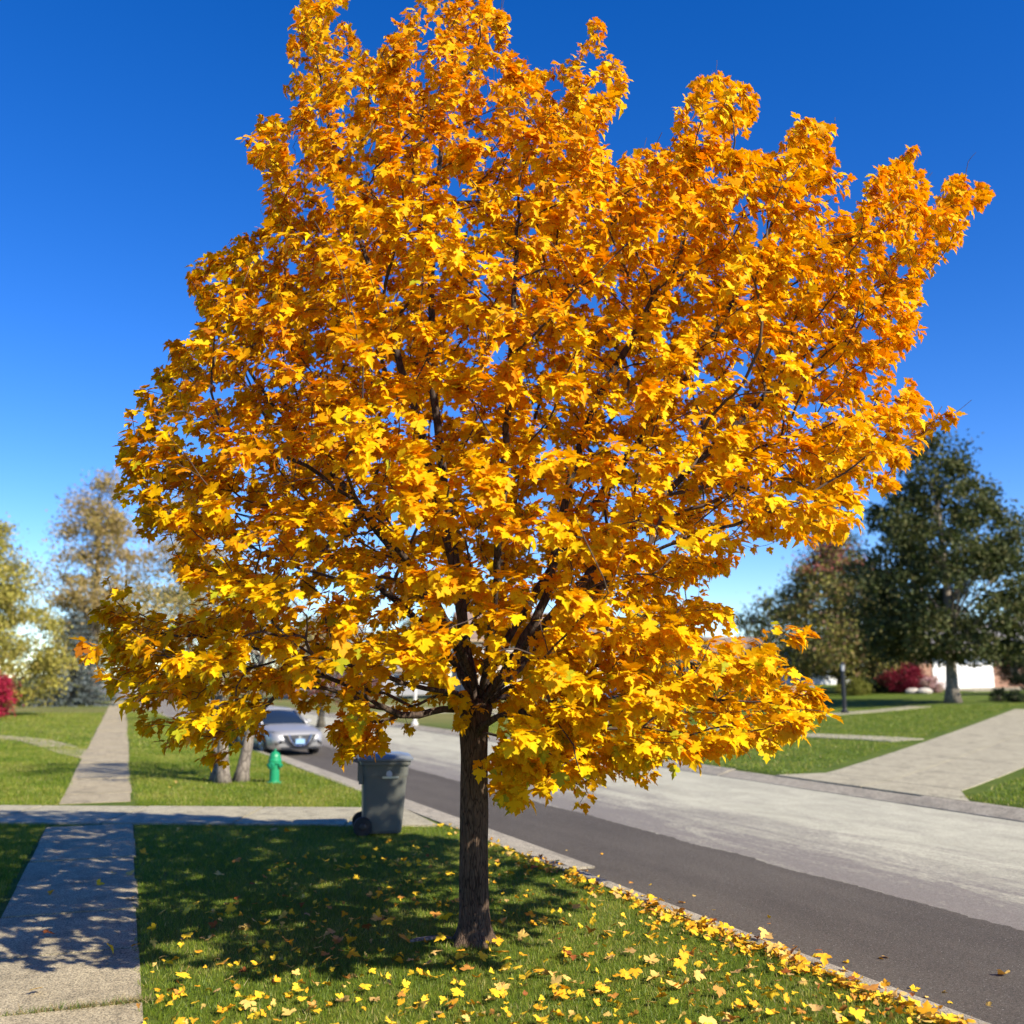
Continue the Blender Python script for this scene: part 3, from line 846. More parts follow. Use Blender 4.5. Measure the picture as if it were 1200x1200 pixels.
    wt = np.stack([np.full(n, 1.0), 0.42 + 0.45 * hgt + nz - 0.3 * rt, 0.04 + 0.30 * hgt + nz - 0.4 * rt, 1.15 - 0.75 * hgt - nz + 0.8 * rt, np.clip(0.05 - 0.3 * hgt - 0.2 * nz, 0.004, 1), 0.015 + 0.04 * hgt - 0.03 * rt], 1)
    wt = np.clip(wt, 0.004, None)
    # greener leaves on the low inner shoots right of the trunk
    pr = project(P)
    gsel = (P[:, 2] < 2.35) & (P[:, 0] > -0.3) & (P[:, 0] < 1.6)
    wt[gsel, 4] += 0.22; wt[gsel, 3] += 0.8
    cum = np.cumsum(wt / wt.sum(1, keepdims=True), 1)
    ci = (rng.random(n)[:, None] > cum).sum(1).clip(0, 5)
    tint = np.minimum(pal[ci] * rng.uniform(0.84, 1.08, (n, 1)), 0.92)
    fold = rng.uniform(-0.05, 0.42, n); droop = rng.uniform(0.05, 0.45, n) + 0.3 * hgt * rng.random(n); cur = rng.random(n) < 0.12; fold = np.where(cur, rng.uniform(0.5, 0.9, n), fold); droop = np.where(cur, rng.uniform(0.5, 0.9, n), droop); wav = rng.uniform(0.01, 0.05, n); ph = rng.uniform(0, 6.28, n)
    # the 300 leaves that show largest become parts of their own
    vdir = norm(np.array((0, 0, CAM_H)) - P)
    area = np.abs((Nn * vdir).sum(1)) * (S * FPX / pr[:, 2]) ** 2
    cell = (pr[:, :2] // 7).astype(int)
    key = cell[:, 0] * 1000 + cell[:, 1]
    near = {}
    for i in np.argsort(pr[:, 2]):
        for dx in (-1, 0, 1):
            for dy in (-1, 0, 1):
                near.setdefault(key[i] + dx * 1000 + dy, pr[i, 2])
    front = np.array([pr[i, 2] <= near[key[i]] + 0.03 for i in range(n)]) & (pr[:, 0] > 10) & (pr[:, 0] < 1190) & (pr[:, 1] > 8)
    rank = np.where(front, area, -1)
    top = np.argsort(-rank)[:298]
    sel = np.zeros(n, bool); sel[top] = True
    fr = ~sel & (P[:, 1] < 7.15); bk = ~sel & ~fr
    V, Tt, Cc = leaf_batch(P[fr] - b, T[fr], Nn[fr], S[fr], tint[fr], fold[fr], droop[fr], wav[fr], ph[fr])
    V2, T2, C2 = leaf_batch(P[bk] - b, T[bk], Nn[bk], S[bk], tint[bk], fold[bk], droop[bk], wav[bk], ph[bk], LOW2, LOWT)
    tag(link('foliage', mesh_np('foliage', np.concatenate([V, V2]), np.concatenate([Tt, T2 + len(V)]), MAT['leaf'], np.concatenate([Cc, C2])), root), kind='stuff')
    print('foliage tris', len(Tt) + len(T2))
    var = {}
    for i in top:
        k = (int(ci[i]), int(rng.integers(0, 5)))
        if k not in var:
            q = k[1]
            L = leaf_verts(np.array([0.02 + 0.08 * q]), np.array([0.12 + 0.09 * ((q * 2) % 5)]), np.array([0.02 + 0.006 * q]), np.array([q * 1.3]))[0]
            var[k] = mesh_np('leaf', L, LEAFT, MAT['leaf'], np.repeat((pal[k[0]] * (0.88 + 0.05 * q))[None], len(L), 0))
        o = link('leaf', var[k], root)
        X = np.cross(T[i], Nn[i])
        M = Matrix([[X[r] * S[i], T[i][r] * S[i], Nn[i][r] * S[i], P[i][r] - b[r]] for r in range(3)] + [[0, 0, 0, 1]])
        o.matrix_basis = M
    print('maple leaves', n, 'nodes', N, 'rfork', rmax)
build_maple()

# ------------------------------------------------------------------ turf blades
def blades(areas):
    """areas: list of (count, sampler) -> one mesh of triangles"""
    Vs, Cs = [], []
    for n, xy, hmin, hmax, wid in areas:
        z0 = np.array([gz(x, y) for x, y in xy]) if hmax > 0.072 else np.zeros(n)
        h = rng.uniform(hmin, hmax, n); a = rng.uniform(0, 6.283, n); lean = rng.normal(0, 0.45, (n, 2)) * h[:, None]
        dx = np.stack([np.cos(a), np.sin(a)], 1) * wid * rng.uniform(0.7, 1.3, (n, 1)) * 0.5
        A = np.concatenate([xy - dx, z0[:, None] - 0.004], 1); B = np.concatenate([xy + dx, z0[:, None] - 0.004], 1)
        C = np.concatenate([xy + lean, (z0 + h)[:, None]], 1)
        Vs.append(np.stack([A, B, C], 1).reshape(-1, 3))
        pal = np.array([(0.165, 0.235, 0.016), (0.225, 0.275, 0.025), (0.095, 0.155, 0.012), (0.32, 0.31, 0.05), (0.45, 0.37, 0.14)])
        pn = np.array([mnoise.noise((x * 0.7, y * 0.7, 2.0)) for x, y in xy[::1]])
        pn = pn + 0.6 * np.array([mnoise.noise((x * 2.6, y * 2.6, 5.0)) for x, y in xy])
        pr_ = np.stack([np.full(n, 1.0), np.full(n, 0.8), 0.6 - 1.2 * pn, 0.5 + 1.5 * pn, np.full(n, 0.16) + 0.35 * pn], 1).clip(0.02, None)
        cum = np.cumsum(pr_ / pr_.sum(1, keepdims=True), 1)
        ci = (rng.random(n)[:, None] > cum).sum(1).clip(0, 4)
        Cs.append(np.repeat(pal[ci] * rng.uniform(0.8, 1.2, (n, 1)), 3, 0))
    V = np.concatenate(Vs); C = np.concatenate(Cs)
    T = np.arange(len(V)).reshape(-1, 3)
    return mesh_np('lawn_grass', V, T, MAT['blade'], C)

def pick(n, x0, x1, y0, y1, power, cond):
    out = []; tot = 0
    while tot < n:
        y = y0 + (y1 - y0) * rng.random(60000) ** power
        x = rng.uniform(x0, x1, 60000)
        m = cond(x, y)
        out.append(np.stack([x[m], y[m]], 1)); tot += m.sum()
    return np.concatenate(out)[:n]
def c_park(x, y):
    u, v = x * AX[0] + y * AX[1], x * NX[0] + y * NX[1]
    w = x * SNV[0] + y * SNV[1]
    f = 15.92 - 0.05 * (x + 5)
    rag = 0.05 * np.sin(x * 9.1 + y * 3) + 0.04 * np.sin(y * 23 + x * 7)
    return (v < KERB_NEAR - 0.10 + rag * 0.9) & (w > W1 + 0.03 + rag) & ((y < f - 0.02 + rag * 0.6) | (y > f + 2.08 + rag * 0.5)) & ((x + 0.32) ** 2 + (y - 9.03) ** 2 > 0.022) & (np.abs(x) < 0.56 * y + 0.6)
def c_left(x, y):
    w = x * SNV[0] + y * SNV[1]
    f = 15.92 - 0.05 * (x + 5)
    rag = 0.05 * np.sin(x * 9.1 + y * 3) + 0.04 * np.sin(y * 23 + x * 7)
    return (w < W0 - 0.03 + rag) & ((y < f - 0.02) | (y > f + 2.08)) & (np.abs(x) < 0.56 * y + 0.6)
def c_far(x, y):
    u, v = x * AX[0] + y * AX[1], x * NX[0] + y * NX[1]
    inside = (u > 14.3 + 0.54 * (v - 14.9)) & (u < 19.0 + 0.64 * (v - 14.9))
    return (v > 15.1) & ~inside & (np.abs(x) < 0.56 * y + 0.6)
areas = [
    (190000, pick(190000, -7, 4, 6.2, 15.9, 1.35, c_park), 0.018, 0.05, 0.005),
    (52000, pick(52000, -10, -4, 9.5, 15.9, 1.0, c_left), 0.025, 0.062, 0.007),
    (75000, pick(75000, -14, 0, 17.9, 32, 1.2, c_park), 0.03, 0.07, 0.011),
    (75000, pick(75000, -19, -6, 17.9, 33, 1.2, c_left), 0.03, 0.07, 0.011),
    (60000, pick(60000, -34, -6, 32, 64, 1.1, lambda x, y: c_left(x, y) | c_park(x, y)), 0.03, 0.07, 0.03),
    (70000, pick(70000, -2, 26, 17, 52, 1.15, c_far), 0.03, 0.075, 0.022),
]
tag(link('lawn_grass', blades(areas)), 'short mown grass of the near lawns', 'grass', kind='stuff')

# ------------------------------------------------------------------ fallen leaves
FP = [('bright yellow', (0.80, 0.52, 0.03)), ('pale straw yellow', (0.70, 0.47, 0.12)), ('golden orange', (0.74, 0.36, 0.02)), ('amber brown', (0.50, 0.23, 0.045)), ('rusty brown', (0.27, 0.085, 0.022)), ('tan', (0.50, 0.32, 0.11))]
FW = np.array([0.50, 0.20, 0.19, 0.05, 0.02, 0.04]); FW = FW / FW.sum()
fvar = {}
def fallen_mesh(ci, q):
    if (ci, q) not in fvar:
        L = leaf_verts(np.array([-0.15 + 0.17 * q]), np.array([-0.25 + 0.2 * ((q * 3) % 5)]), np.array([0.045 + 0.012 * q]), np.array([q * 1.7]))[0]
        L[:, 1] -= 0.35
        L[-1, 2] = 0.05
        L[:, 2] -= L[:, 2].min()
        fvar[(ci, q)] = mesh_np('fallen_leaf', L, LEAFT, MAT['dryleaf'], np.repeat(np.array(FP[ci][1])[None], len(L), 0))
    return fvar[(ci, q)]

def fallen():
    spots = []
    def zone(n, sampler, place, w=None):
        k = 0; tries = 0
        while k < n and tries < 100000:
            tries += 1
            p = sampler()
            if p is None: continue
            spots.append((p[0], p[1], p[2], place, w)); k += 1
    def lawn(x, y):
        return bool(c_park(np.array([x]), np.array([y]))[0])
    def s_front():
        x, y = rng.uniform(-2.2, 2.4), rng.uniform(6.7, 9.9)
        d = to_uv(x, y)[1]
        if not lawn(x, y): return None
        if rng.random() > np.clip(0.25 + 0.2 * (d - 2.0), 0.12, 1) * (1.25 if y < 8.6 else 0.7): return None
        return x, y, 0.036
    def s_left():
        x, y = rng.uniform(-3.3, -0.9), rng.uniform(6.7, 10.2)
        if not lawn(x, y) or x > -0.115 * y + 0.2: return None
        return x, y, 0.036
    def s_kerb():
        u = rng.uniform(4.6, 12.5); v = KERB_NEAR - 0.13 - abs(rng.normal(0, 0.17)) + (0.14 if rng.random() < 0.25 else 0.02)
        if rng.random() > np.interp(u, [4.6, 8.0, 10, 12.5], [1, 0.85, 0.45, 0.12]): return None
        x, y = uv(u, v)
        return x, y, 0.03 + rng.uniform(0, 0.035)
    def s_shade():
        x, y = rng.uniform(-4.8, -0.5), rng.uniform(9.7, 15.6)
        if not lawn(x, y): return None
        return x, y, 0.036
    def s_right():
        u, v = rng.uniform(9, 13.8), rng.uniform(3.6, 5.2)
        x, y = uv(u, v)
        if not lawn(x, y): return None
        return x, y, 0.036
    def s_road():
        u = rng.uniform(5.5, 12); v = 5.8 + abs(rng.normal(0, 0.5))
        x, y = uv(u, v); return x, y, -0.11
    def s_walk():
        s_, w = rng.uniform(8.2, 13), rng.uniform(W0, W1)
        if rng.random() > (0.9 if w > 0.05 else 0.3): return None
        x, y = s_ * SB[0] + w * SNV[0], s_ * SB[1] + w * SNV[1]
        return x, y, 0.026
    def s_far():
        x, y = rng.uniform(-9, -3), rng.uniform(18.2, 26)
        if not lawn(x, y): return None
        return x, y, 0.045
    zone(140, s_front, 'front')
    zone(28, s_left, 'on the sunny lawn beside the sidewalk')
    zone(71, s_kerb, 'kerb')
    zone(19, s_shade, 'shade')
    zone(20, s_right, 'right')
    zone(7, s_road, 'on the dark asphalt beside the kerb')
    zone(9, s_walk, 'on the concrete sidewalk')
    zone(6, s_far, 'on the lawn by the green hydrant')
    used = set()
    for x, y, z, place, w in spots:
        sc = rng.uniform(0.066, 0.112)
        uu, vv = to_uv(x, y)
        td = math.hypot(x - BASE.x, y - BASE.y)
        if place == 'front':
            pl_ = 'lying close before the trunk' if td < 0.8 else 'in the sunny grass at the bottom edge' if y < 7.7 and x < 0.9 else 'in the sunny grass left below the trunk' if x < -0.55 else ('on grass beside the thickest kerb drift' if uu < 7.3 else 'on grass beside the thinner kerb drift') if vv > 4.3 else 'in the sunny grass midway between trunk and kerb' if x > 0.5 else 'in the sunny grass straight before the trunk'
        elif place == 'kerb':
            pl_ = 'in the kerb leaf drift, ' + ('bottom right corner' if uu < 6 else 'thickest stretch' if uu < 7.6 else 'middle stretch' if uu < 9.2 else 'thin far stretch')
        elif place == 'shade':
            pl_ = 'in the shade ' + ('by the bin' if y > 13 else 'left behind the trunk' if x > -2 else 'near the sidewalk')
        elif place == 'right':
            pl_ = 'in the sunny grass right behind the trunk' if uu < 11.5 else 'on the grass between trunk and gutter end'
        else:
            pl_ = place
        for _ in range(40):
            ci = int(rng.choice(6, p=FW)); q = int(rng.integers(0, 5))
            shape = ('folded', 'cupped', 'flat', 'curled', 'crumpled')[q]
            lab = '%s %s %s maple leaf %s' % ('large' if sc > 0.09 else 'small', shape, FP[ci][0], pl_)
            if lab not in used: break
        used.add(lab)
        o = link('fallen_leaf', fallen_mesh(ci, q))
        o.location = (x, y, z)
        o.rotation_euler = (rng.normal(0, 0.32), rng.normal(0, 0.32), rng.uniform(0, 6.28))
        o.scale = (sc,) * 3
        tag(o, lab, 'leaf', 'fallen maple leaves')
    # the smaller litter: crumpled leaf bits nobody could count
    n = 1700
    xs_, zs_ = [], []
    while len(xs_) < n:
        r = rng.random()
        if r < 0.5:
            u = rng.uniform(4.3, 15); v = KERB_NEAR - 0.12 - abs(rng.normal(0, 0.15)) + (0.14 if rng.random() < 0.2 else 0)
            if rng.random() > np.interp(u, [4.6, 8.0, 10, 15], [1, 0.85, 0.4, 0.08]): continue
            p = uv(u, v); z = 0.03
        elif r < 0.975:
            p = (rng.uniform(-2.8, 2.6), 6.5 + 7 * rng.random() ** 2.0); z = 0.035
            if not lawn(*p): continue
        else:
            p = uv(rng.uniform(5, 13), 5.72 + abs(rng.normal(0, 0.4))); z = -0.113
        xs_.append((p[0], p[1])); zs_.append(z)
    P = np.concatenate([np.array(xs_), np.array(zs_)[:, None]], 1)
    T = norm(np.concatenate([rng.normal(0, 1, (n, 2)), rng.normal(0, 0.25, (n, 1))], 1))
    Nn = np.array((0, 0, 1.0)) + rng.normal(0, 0.45, (n, 3)); Nn = norm(Nn - (Nn * T).sum(1, keepdims=True) * T)
    pal = np.array([c for _, c in FP]); w2 = np.array([0.42, 0.18, 0.22, 0.09, 0.03, 0.06])
    ci = rng.choice(6, n, p=w2 / w2.sum())
    V, Tt, Cc = leaf_batch(P, T, Nn, rng.uniform(0.03, 0.07, n), pal[ci], rng.uniform(-0.2, 0.7, n), rng.uniform(-0.4, 0.7, n), rng.uniform(0.03, 0.1, n), rng.uniform(0, 6, n))
    tag(link('leaf_litter', mesh_np('leaf_litter', V, Tt, MAT['dryleaf'], Cc)), 'small crumpled leaf fragments strewn in the grass and along the kerb', 'leaf litter', kind='stuff')
fallen()

# ------------------------------------------------------------------ background trees
def quad_leaves(P, size, pal, w, flat=0.0):
    n = len(P)
    A = norm(rng.normal(0, 1, (n, 3)) * np.array((1, 1, 1 - flat)))
    B = norm(np.cross(A, rng.normal(0, 1, (n, 3))))
    s = (size * rng.uniform(0.6, 1.35, n))[:, None]
    Q = np.stack([P - A * s * 0.5, P + B * s * 0.32, P + A * s * 0.5, P - B * s * 0.32], 1).reshape(-1, 3)
    F = np.arange(n * 4).reshape(-1, 4)
    w = np.array(w) / sum(w)
    ci = rng.choice(len(pal), n, p=w)
    return Q, F, np.repeat(np.array(pal)[ci] * rng.uniform(0.75, 1.2, (n, 1)), 4, 0)

def bg_tree(name, label, base, h, prof, clear, nclump, per, spread, size, pal, w, trunk_r, bark='darkbark', group=None, limbs=12, lean=0.0, cat='tree', stems=1, patch=None):
    """prof: [(rel height 0..1, radius m)]; clumps of leaf-sized faces at the ends of limbs"""
    root = tag(empty(name, base), label, cat, group)
    zz = np.array([p[0] for p in prof]) * h; rr = np.array([p[1] for p in prof])
    cl = []
    while len(cl) < nclump:
        z = rng.uniform(zz[0], zz[-1]); R = np.interp(z, zz, rr)
        if rng.random() > (R / rr.max()) ** 1.3 + 0.05: continue
        a = rng.uniform(0, 6.283); q = rng.random() ** 0.42 * R * rng.uniform(0.82, 1.12)
        cl.append((q * math.cos(a), q * math.sin(a), z))
    cl = np.array(cl)
    mb = MB()
    for sI in range(stems):
        ox, oy = (0, 0) if stems == 1 else (0.28 * math.cos(2.1 * sI + 0.4), 0.22 * math.sin(2.1 * sI + 0.4))
        top = np.array((ox * 3 + lean, oy * 3, h * 0.86))
        pts = []; rad = []
        for t in np.linspace(0, 1, 14):
            wob = 0.012 * h * math.sin(5 * t + sI) * t
            pts.append((ox + (top[0] - ox) * t + wob, oy + (top[1] - oy) * t, -0.05 + t * (top[2] + 0.05)))
            rad.append(trunk_r * (1 + 0.7 * math.exp(-t * h / (trunk_r * 2.2))) * (1 - 0.93 * t) ** 0.8 + 0.012)
        mb.tube(pts, rad, 12)
        if sI == 0: spine = np.array(pts)
    mb.build('trunk', MAT[bark], root, smooth=True)
    lm = MB()
    for i in rng.choice(len(cl), min(limbs * 4, len(cl)), replace=False):
        c = cl[i]
        zb = max(clear * h, c[2] - 0.55 * math.hypot(c[0], c[1]) - 0.1 * h)
        s0 = np.array([np.interp(zb, spine[:, 2], spine[:, 0]), np.interp(zb, spine[:, 2], spine[:, 1]), zb])
        mid = s0 * 0.45 + c * 0.55 + np.array((0, 0, 0.02 * h))
        r0 = trunk_r * 0.32 * (1 - zb / h) + 0.015
        lm.tube([s0, s0 * 0.75 + mid * 0.25, mid, c], [r0, r0 * 0.8, r0 * 0.5, 0.012], 5)
    lm.build('branches', MAT[bark], root, smooth=True)
    idx = rng.integers(0, len(cl), nclump * per)
    cs = rng.uniform(0.6, 1.4, len(cl))
    P = cl[idx] + rng.normal(0, 1, (len(idx), 3)) * np.array((1, 1, 0.72)) * spread * cs[idx][:, None]
    P = P[P[:, 2] > clear * h * 0.85]
    V, F, C = quad_leaves(P, np.full(len(P), size), pal, w)
    if patch: C = patch(V, C)
    link('crown', mesh_np('crown', V, F, MAT['bgleaf'], C), root)
    return root

G = on_ground
DG = [(0.042, 0.055, 0.018), (0.065, 0.078, 0.027), (0.095, 0.102, 0.038), (0.125, 0.115, 0.045)]
b = G(1117, 824)
bg_tree('dark_tree', 'tall dark green leafy tree on the far lawn in front of the white garage door', b, 14.6,
        [(0.15, 2.2), (0.2, 4.0), (0.3, 4.9), (0.45, 4.8), (0.62, 4.0), (0.8, 2.5), (0.93, 1.2), (1.0, 0.2)], 0.15, 250, 170, 0.40, 0.23, DG, [2, 4, 4, 2], 0.28, 'bgbark')
b = G(985, 812)
YB = [(0.17, 0.16, 0.05), (0.24, 0.21, 0.06), (0.28, 0.20, 0.075), (0.27, 0.16, 0.10), (0.13, 0.145, 0.05), (0.29, 0.27, 0.06)]
bg_tree('turning_tree', 'small tree turning olive and russet left of the tall dark tree', b, 11.0,
        [(0.10, 3.0), (0.22, 5.0), (0.45, 5.2), (0.65, 4.2), (0.85, 2.2), (1.0, 0.4)], 0.10, 260, 115, 0.45, 0.24, YB, [4, 4, 2, 2, 3, 2], 0.16,
        patch=lambda V, C: np.where((V[:, 2:3] > 8.2) & (rng.random((len(V) // 4, 1)).repeat(4, 0) < 0.4), np.array([[0.27, 0.085, 0.075]]), C))
b = G(1025, 806)
bg_tree('bluish_tree', 'dark bluish tree close behind the left edge of the tall dark tree', b + Vector((2.5, 16, 0)), 17.0,
        [(0.1, 2.0), (0.3, 4.0), (0.6, 3.6), (0.85, 2.0), (1.0, 0.3)], 0.12, 130, 110, 0.6, 0.25, [(0.03, 0.05, 0.035), (0.05, 0.07, 0.05), (0.08, 0.10, 0.075)], [2, 3, 1], 0.3)
b = G(760, 815)
bg_tree('green_tree', 'round green tree behind the maple\'s low right branches', b, 6.2,
        [(0.1, 1.6), (0.3, 3.0), (0.6, 2.9), (0.85, 1.7), (1.0, 0.3)], 0.1, 130, 130, 0.35, 0.14, [(0.06, 0.10, 0.03), (0.10, 0.14, 0.05), (0.17, 0.19, 0.08), (0.04, 0.07, 0.025)], [3, 3, 2, 2], 0.16)
b = G(890, 812)
bg_tree('evergreen_shrub', 'dark evergreen shrub beside the far house\'s front door', b, 3.6,
        [(0.03, 1.2), (0.3, 1.8), (0.7, 1.4), (1.0, 0.2)], 0.05, 70, 150, 0.25, 0.10, [(0.025, 0.05, 0.02), (0.04, 0.075, 0.03)], [1, 1], 0.1, cat='shrub')
b = G(820, 812)
bg_tree('evergreen_shrub', 'dark evergreen shrub between the round green tree and the far front door', b, 4.4,
        [(0.03, 1.3), (0.3, 1.9), (0.7, 1.4), (1.0, 0.2)], 0.05, 80, 150, 0.25, 0.10, [(0.025, 0.05, 0.02), (0.04, 0.075, 0.03)], [1, 1], 0.1, cat='shrub')

# left side
TAN = [(0.33, 0.235, 0.085), (0.40, 0.285, 0.11), (0.27, 0.20, 0.07), (0.35, 0.28, 0.075)]
WIL = [(0.31, 0.28, 0.05), (0.40, 0.35, 0.075), (0.20, 0.19, 0.045), (0.42, 0.33, 0.09)]
bg_tree('willow_tree', 'yellow green willow-like tree at the left edge', Vector((-29.5, 58, 0)), 10.8,
        [(0.06, 2.5), (0.2, 4.0), (0.45, 3.9), (0.7, 2.6), (0.9, 1.2), (1.0, 0.3)], 0.05, 190, 200, 0.40, 0.17, WIL, [3, 4, 2, 2], 0.26, 'bgbark')
bg_tree('tall_tan_tree', 'tall thinning tan tree behind the sidewalk\'s far end, nearest the left edge', Vector((-38.6, 95, 0)), 22.0,
        [(0.2, 2.5), (0.35, 5.0), (0.55, 4.6), (0.7, 3.8), (0.85, 2.4), (1.0, 0.5)], 0.16, 190, 130, 0.58, 0.26, TAN, [3, 3, 2, 2], 0.42, 'bgbark', group='tall tan trees on the left')
bg_tree('tall_tan_tree', 'tall thin tan tree beside the maple\'s left edge, its bare trunks showing', Vector((-31.5, 99, 0)), 20.0,
        [(0.25, 2.2), (0.4, 4.6), (0.6, 4.6), (0.8, 3.2), (1.0, 0.6)], 0.3, 130, 110, 0.62, 0.25, TAN, [3, 3, 2, 2], 0.36, 'bgbark', group='tall tan trees on the left', stems=2)
bg_tree('tan_tree', 'lower tan tree with orange tones behind the red shrub', Vector((-44, 78, 0)), 10.5,
        [(0.1, 3.0), (0.4, 4.4), (0.7, 3.4), (1.0, 0.5)], 0.06, 120, 150, 0.5, 0.2, [(0.27, 0.15, 0.05), (0.22, 0.19, 0.06), (0.19, 0.11, 0.035)], [2, 3, 1], 0.3, 'bgbark')
bg_tree('olive_tree', 'olive and straw coloured small-leaved tree with several stems by the hydrant', Vector((-6.0, 22.2, 0)), 4.75,
        [(0.40, 1.0), (0.52, 2.1), (0.7, 2.3), (0.86, 1.7), (1.0, 0.3)], 0.36, 80, 150, 0.22, 0.055, [(0.22, 0.20, 0.06), (0.34, 0.26, 0.09), (0.14, 0.14, 0.05), (0.42, 0.31, 0.10)], [3, 3, 2, 2], 0.115, 'bgbark', stems=3)
bg_tree('burgundy_tree', 'burgundy brown thinning tree behind the maple\'s left branches', Vector((-8.6, 47.0, 0)), 5.2,
        [(0.2, 1.6), (0.4, 2.7), (0.7, 2.5), (1.0, 0.4)], 0.2, 90, 110, 0.33, 0.12, [(0.22, 0.075, 0.065), (0.16, 0.09, 0.07), (0.30, 0.10, 0.085), (0.13, 0.085, 0.06)], [3, 3, 2, 2], 0.13)
bg_tree('bare_tree', 'grey brown nearly bare tree left of the burgundy tree', Vector((-14.0, 52.0, 0)), 6.0,
        [(0.25, 1.6), (0.5, 2.8), (0.75, 2.4), (1.0, 0.5)], 0.22, 80, 45, 0.35, 0.11, [(0.17, 0.12, 0.08), (0.22, 0.17, 0.11)], [1, 1], 0.16, limbs=18)
bg_tree('red_shrub', 'crimson shrub at the left edge of the picture', Vector((-26.7, 53.0, 0)), 2.7,
        [(0.03, 0.8), (0.3, 1.35), (0.7, 1.15), (1.0, 0.2)], 0.04, 60, 140, 0.2, 0.10, [(0.36, 0.02, 0.05), (0.48, 0.035, 0.08), (0.25, 0.015, 0.035)], [3, 2, 2], 0.06, cat='shrub')
b = G(1063, 812)
bg_tree('red_shrub', 'wide crimson shrub in front of the brick house left of the garage', b, 1.75,
        [(0.02, 1.0), (0.35, 1.6), (0.75, 1.3), (1.0, 0.4)], 0.03, 70, 140, 0.2, 0.10, [(0.19, 0.012, 0.028), (0.25, 0.022, 0.045), (0.12, 0.009, 0.02)], [3, 2, 2], 0.06, cat='shrub')
b = G(1029, 812)
bg_tree('dark_hedge_shrub', 'low black-green shrub between the olive tree and the crimson shrub', b, 1.5,
        [(0.02, 1.4), (0.4, 2.0), (0.8, 1.6), (1.0, 0.5)], 0.03, 60, 150, 0.22, 0.11, [(0.018, 0.03, 0.014), (0.03, 0.05, 0.02)], [1, 1], 0.06, cat='shrub')
b = G(1002, 815)
bg_tree('low_shrub', 'low yellow green shrub beside the black lamp post', b, 0.95,
        [(0.02, 0.9), (0.5, 1.2), (1.0, 0.3)], 0.03, 40, 120, 0.16, 0.09, [(0.16, 0.17, 0.03), (0.22, 0.21, 0.045)], [1, 1], 0.04, cat='shrub')
b = G(1092, 812)
bg_tree('pink_hydrangea', 'pale pink flowering shrub by the garage corner', b, 1.0,
        [(0.02, 0.6), (0.5, 0.95), (1.0, 0.3)], 0.03, 36, 110, 0.14, 0.09, [(0.55, 0.30, 0.33), (0.65, 0.45, 0.45), (0.20, 0.2, 0.08)], [3, 2, 1], 0.03, cat='shrub')
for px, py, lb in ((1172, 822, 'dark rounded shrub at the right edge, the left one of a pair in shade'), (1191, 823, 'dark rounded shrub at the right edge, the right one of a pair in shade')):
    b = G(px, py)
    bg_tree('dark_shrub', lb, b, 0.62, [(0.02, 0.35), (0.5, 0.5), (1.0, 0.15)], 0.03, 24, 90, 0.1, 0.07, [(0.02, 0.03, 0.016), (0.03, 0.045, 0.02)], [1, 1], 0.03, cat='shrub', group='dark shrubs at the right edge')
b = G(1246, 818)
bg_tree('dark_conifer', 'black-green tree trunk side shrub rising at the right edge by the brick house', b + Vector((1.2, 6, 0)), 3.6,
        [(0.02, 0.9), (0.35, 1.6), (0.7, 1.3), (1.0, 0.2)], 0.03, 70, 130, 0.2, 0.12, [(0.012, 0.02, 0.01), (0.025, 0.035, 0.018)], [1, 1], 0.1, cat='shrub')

def spruce(base, h, R):
    root = tag(empty('blue_spruce', base), 'wide blue grey spruce at the far end of the sidewalk', 'tree')
    MB().tube([(0, 0, -0.1), (0, 0, h * 0.5), (0, 0, h * 0.97)], [0.16, 0.1, 0.02], 10).build('trunk', MAT['darkbark'], root)
    P = []; mb = MB()
    z = 0.25
    while z < h * 0.97:
        r = R * (1 - z / h) ** 0.8
        nb = int(9 + 8 * r / R)
        for k in range(nb):
            a = 6.283 * k / nb + rng.uniform(-0.2, 0.2) + z
            rl = r * rng.uniform(0.8, 1.1)
            m = int(120 * rl / R) + 20
            t = rng.random(m) ** 0.6
            q = np.stack([np.cos(a) * rl * t, np.sin(a) * rl * t, z + 0.14 * rl - 0.36 * rl * t + 0.16 * rl * t ** 3], 1)
            P.append(q + rng.normal(0, 1, (m, 3)) * np.array((0.16, 0.16, 0.07)) * (0.5 + t[:, None] * 0.6))
            mb.tube([(0, 0, z + 0.12 * rl), (math.cos(a) * rl * 0.95, math.sin(a) * rl * 0.95, z - 0.1 * rl)], [0.03, 0.008], 4)
        z += 0.42
    mb.build('boughs', MAT['darkbark'], root)
    P = np.concatenate(P)
    V, F, C = quad_leaves(P, np.full(len(P), 0.17), [(0.12, 0.145, 0.14), (0.19, 0.215, 0.21), (0.07, 0.09, 0.085)], [3, 2, 2])
    link('needles', mesh_np('needles', V, F, MAT['bgleaf'], C), root)
spruce(Vector((-34.0, 80, 0)), 7.4, 4.0)
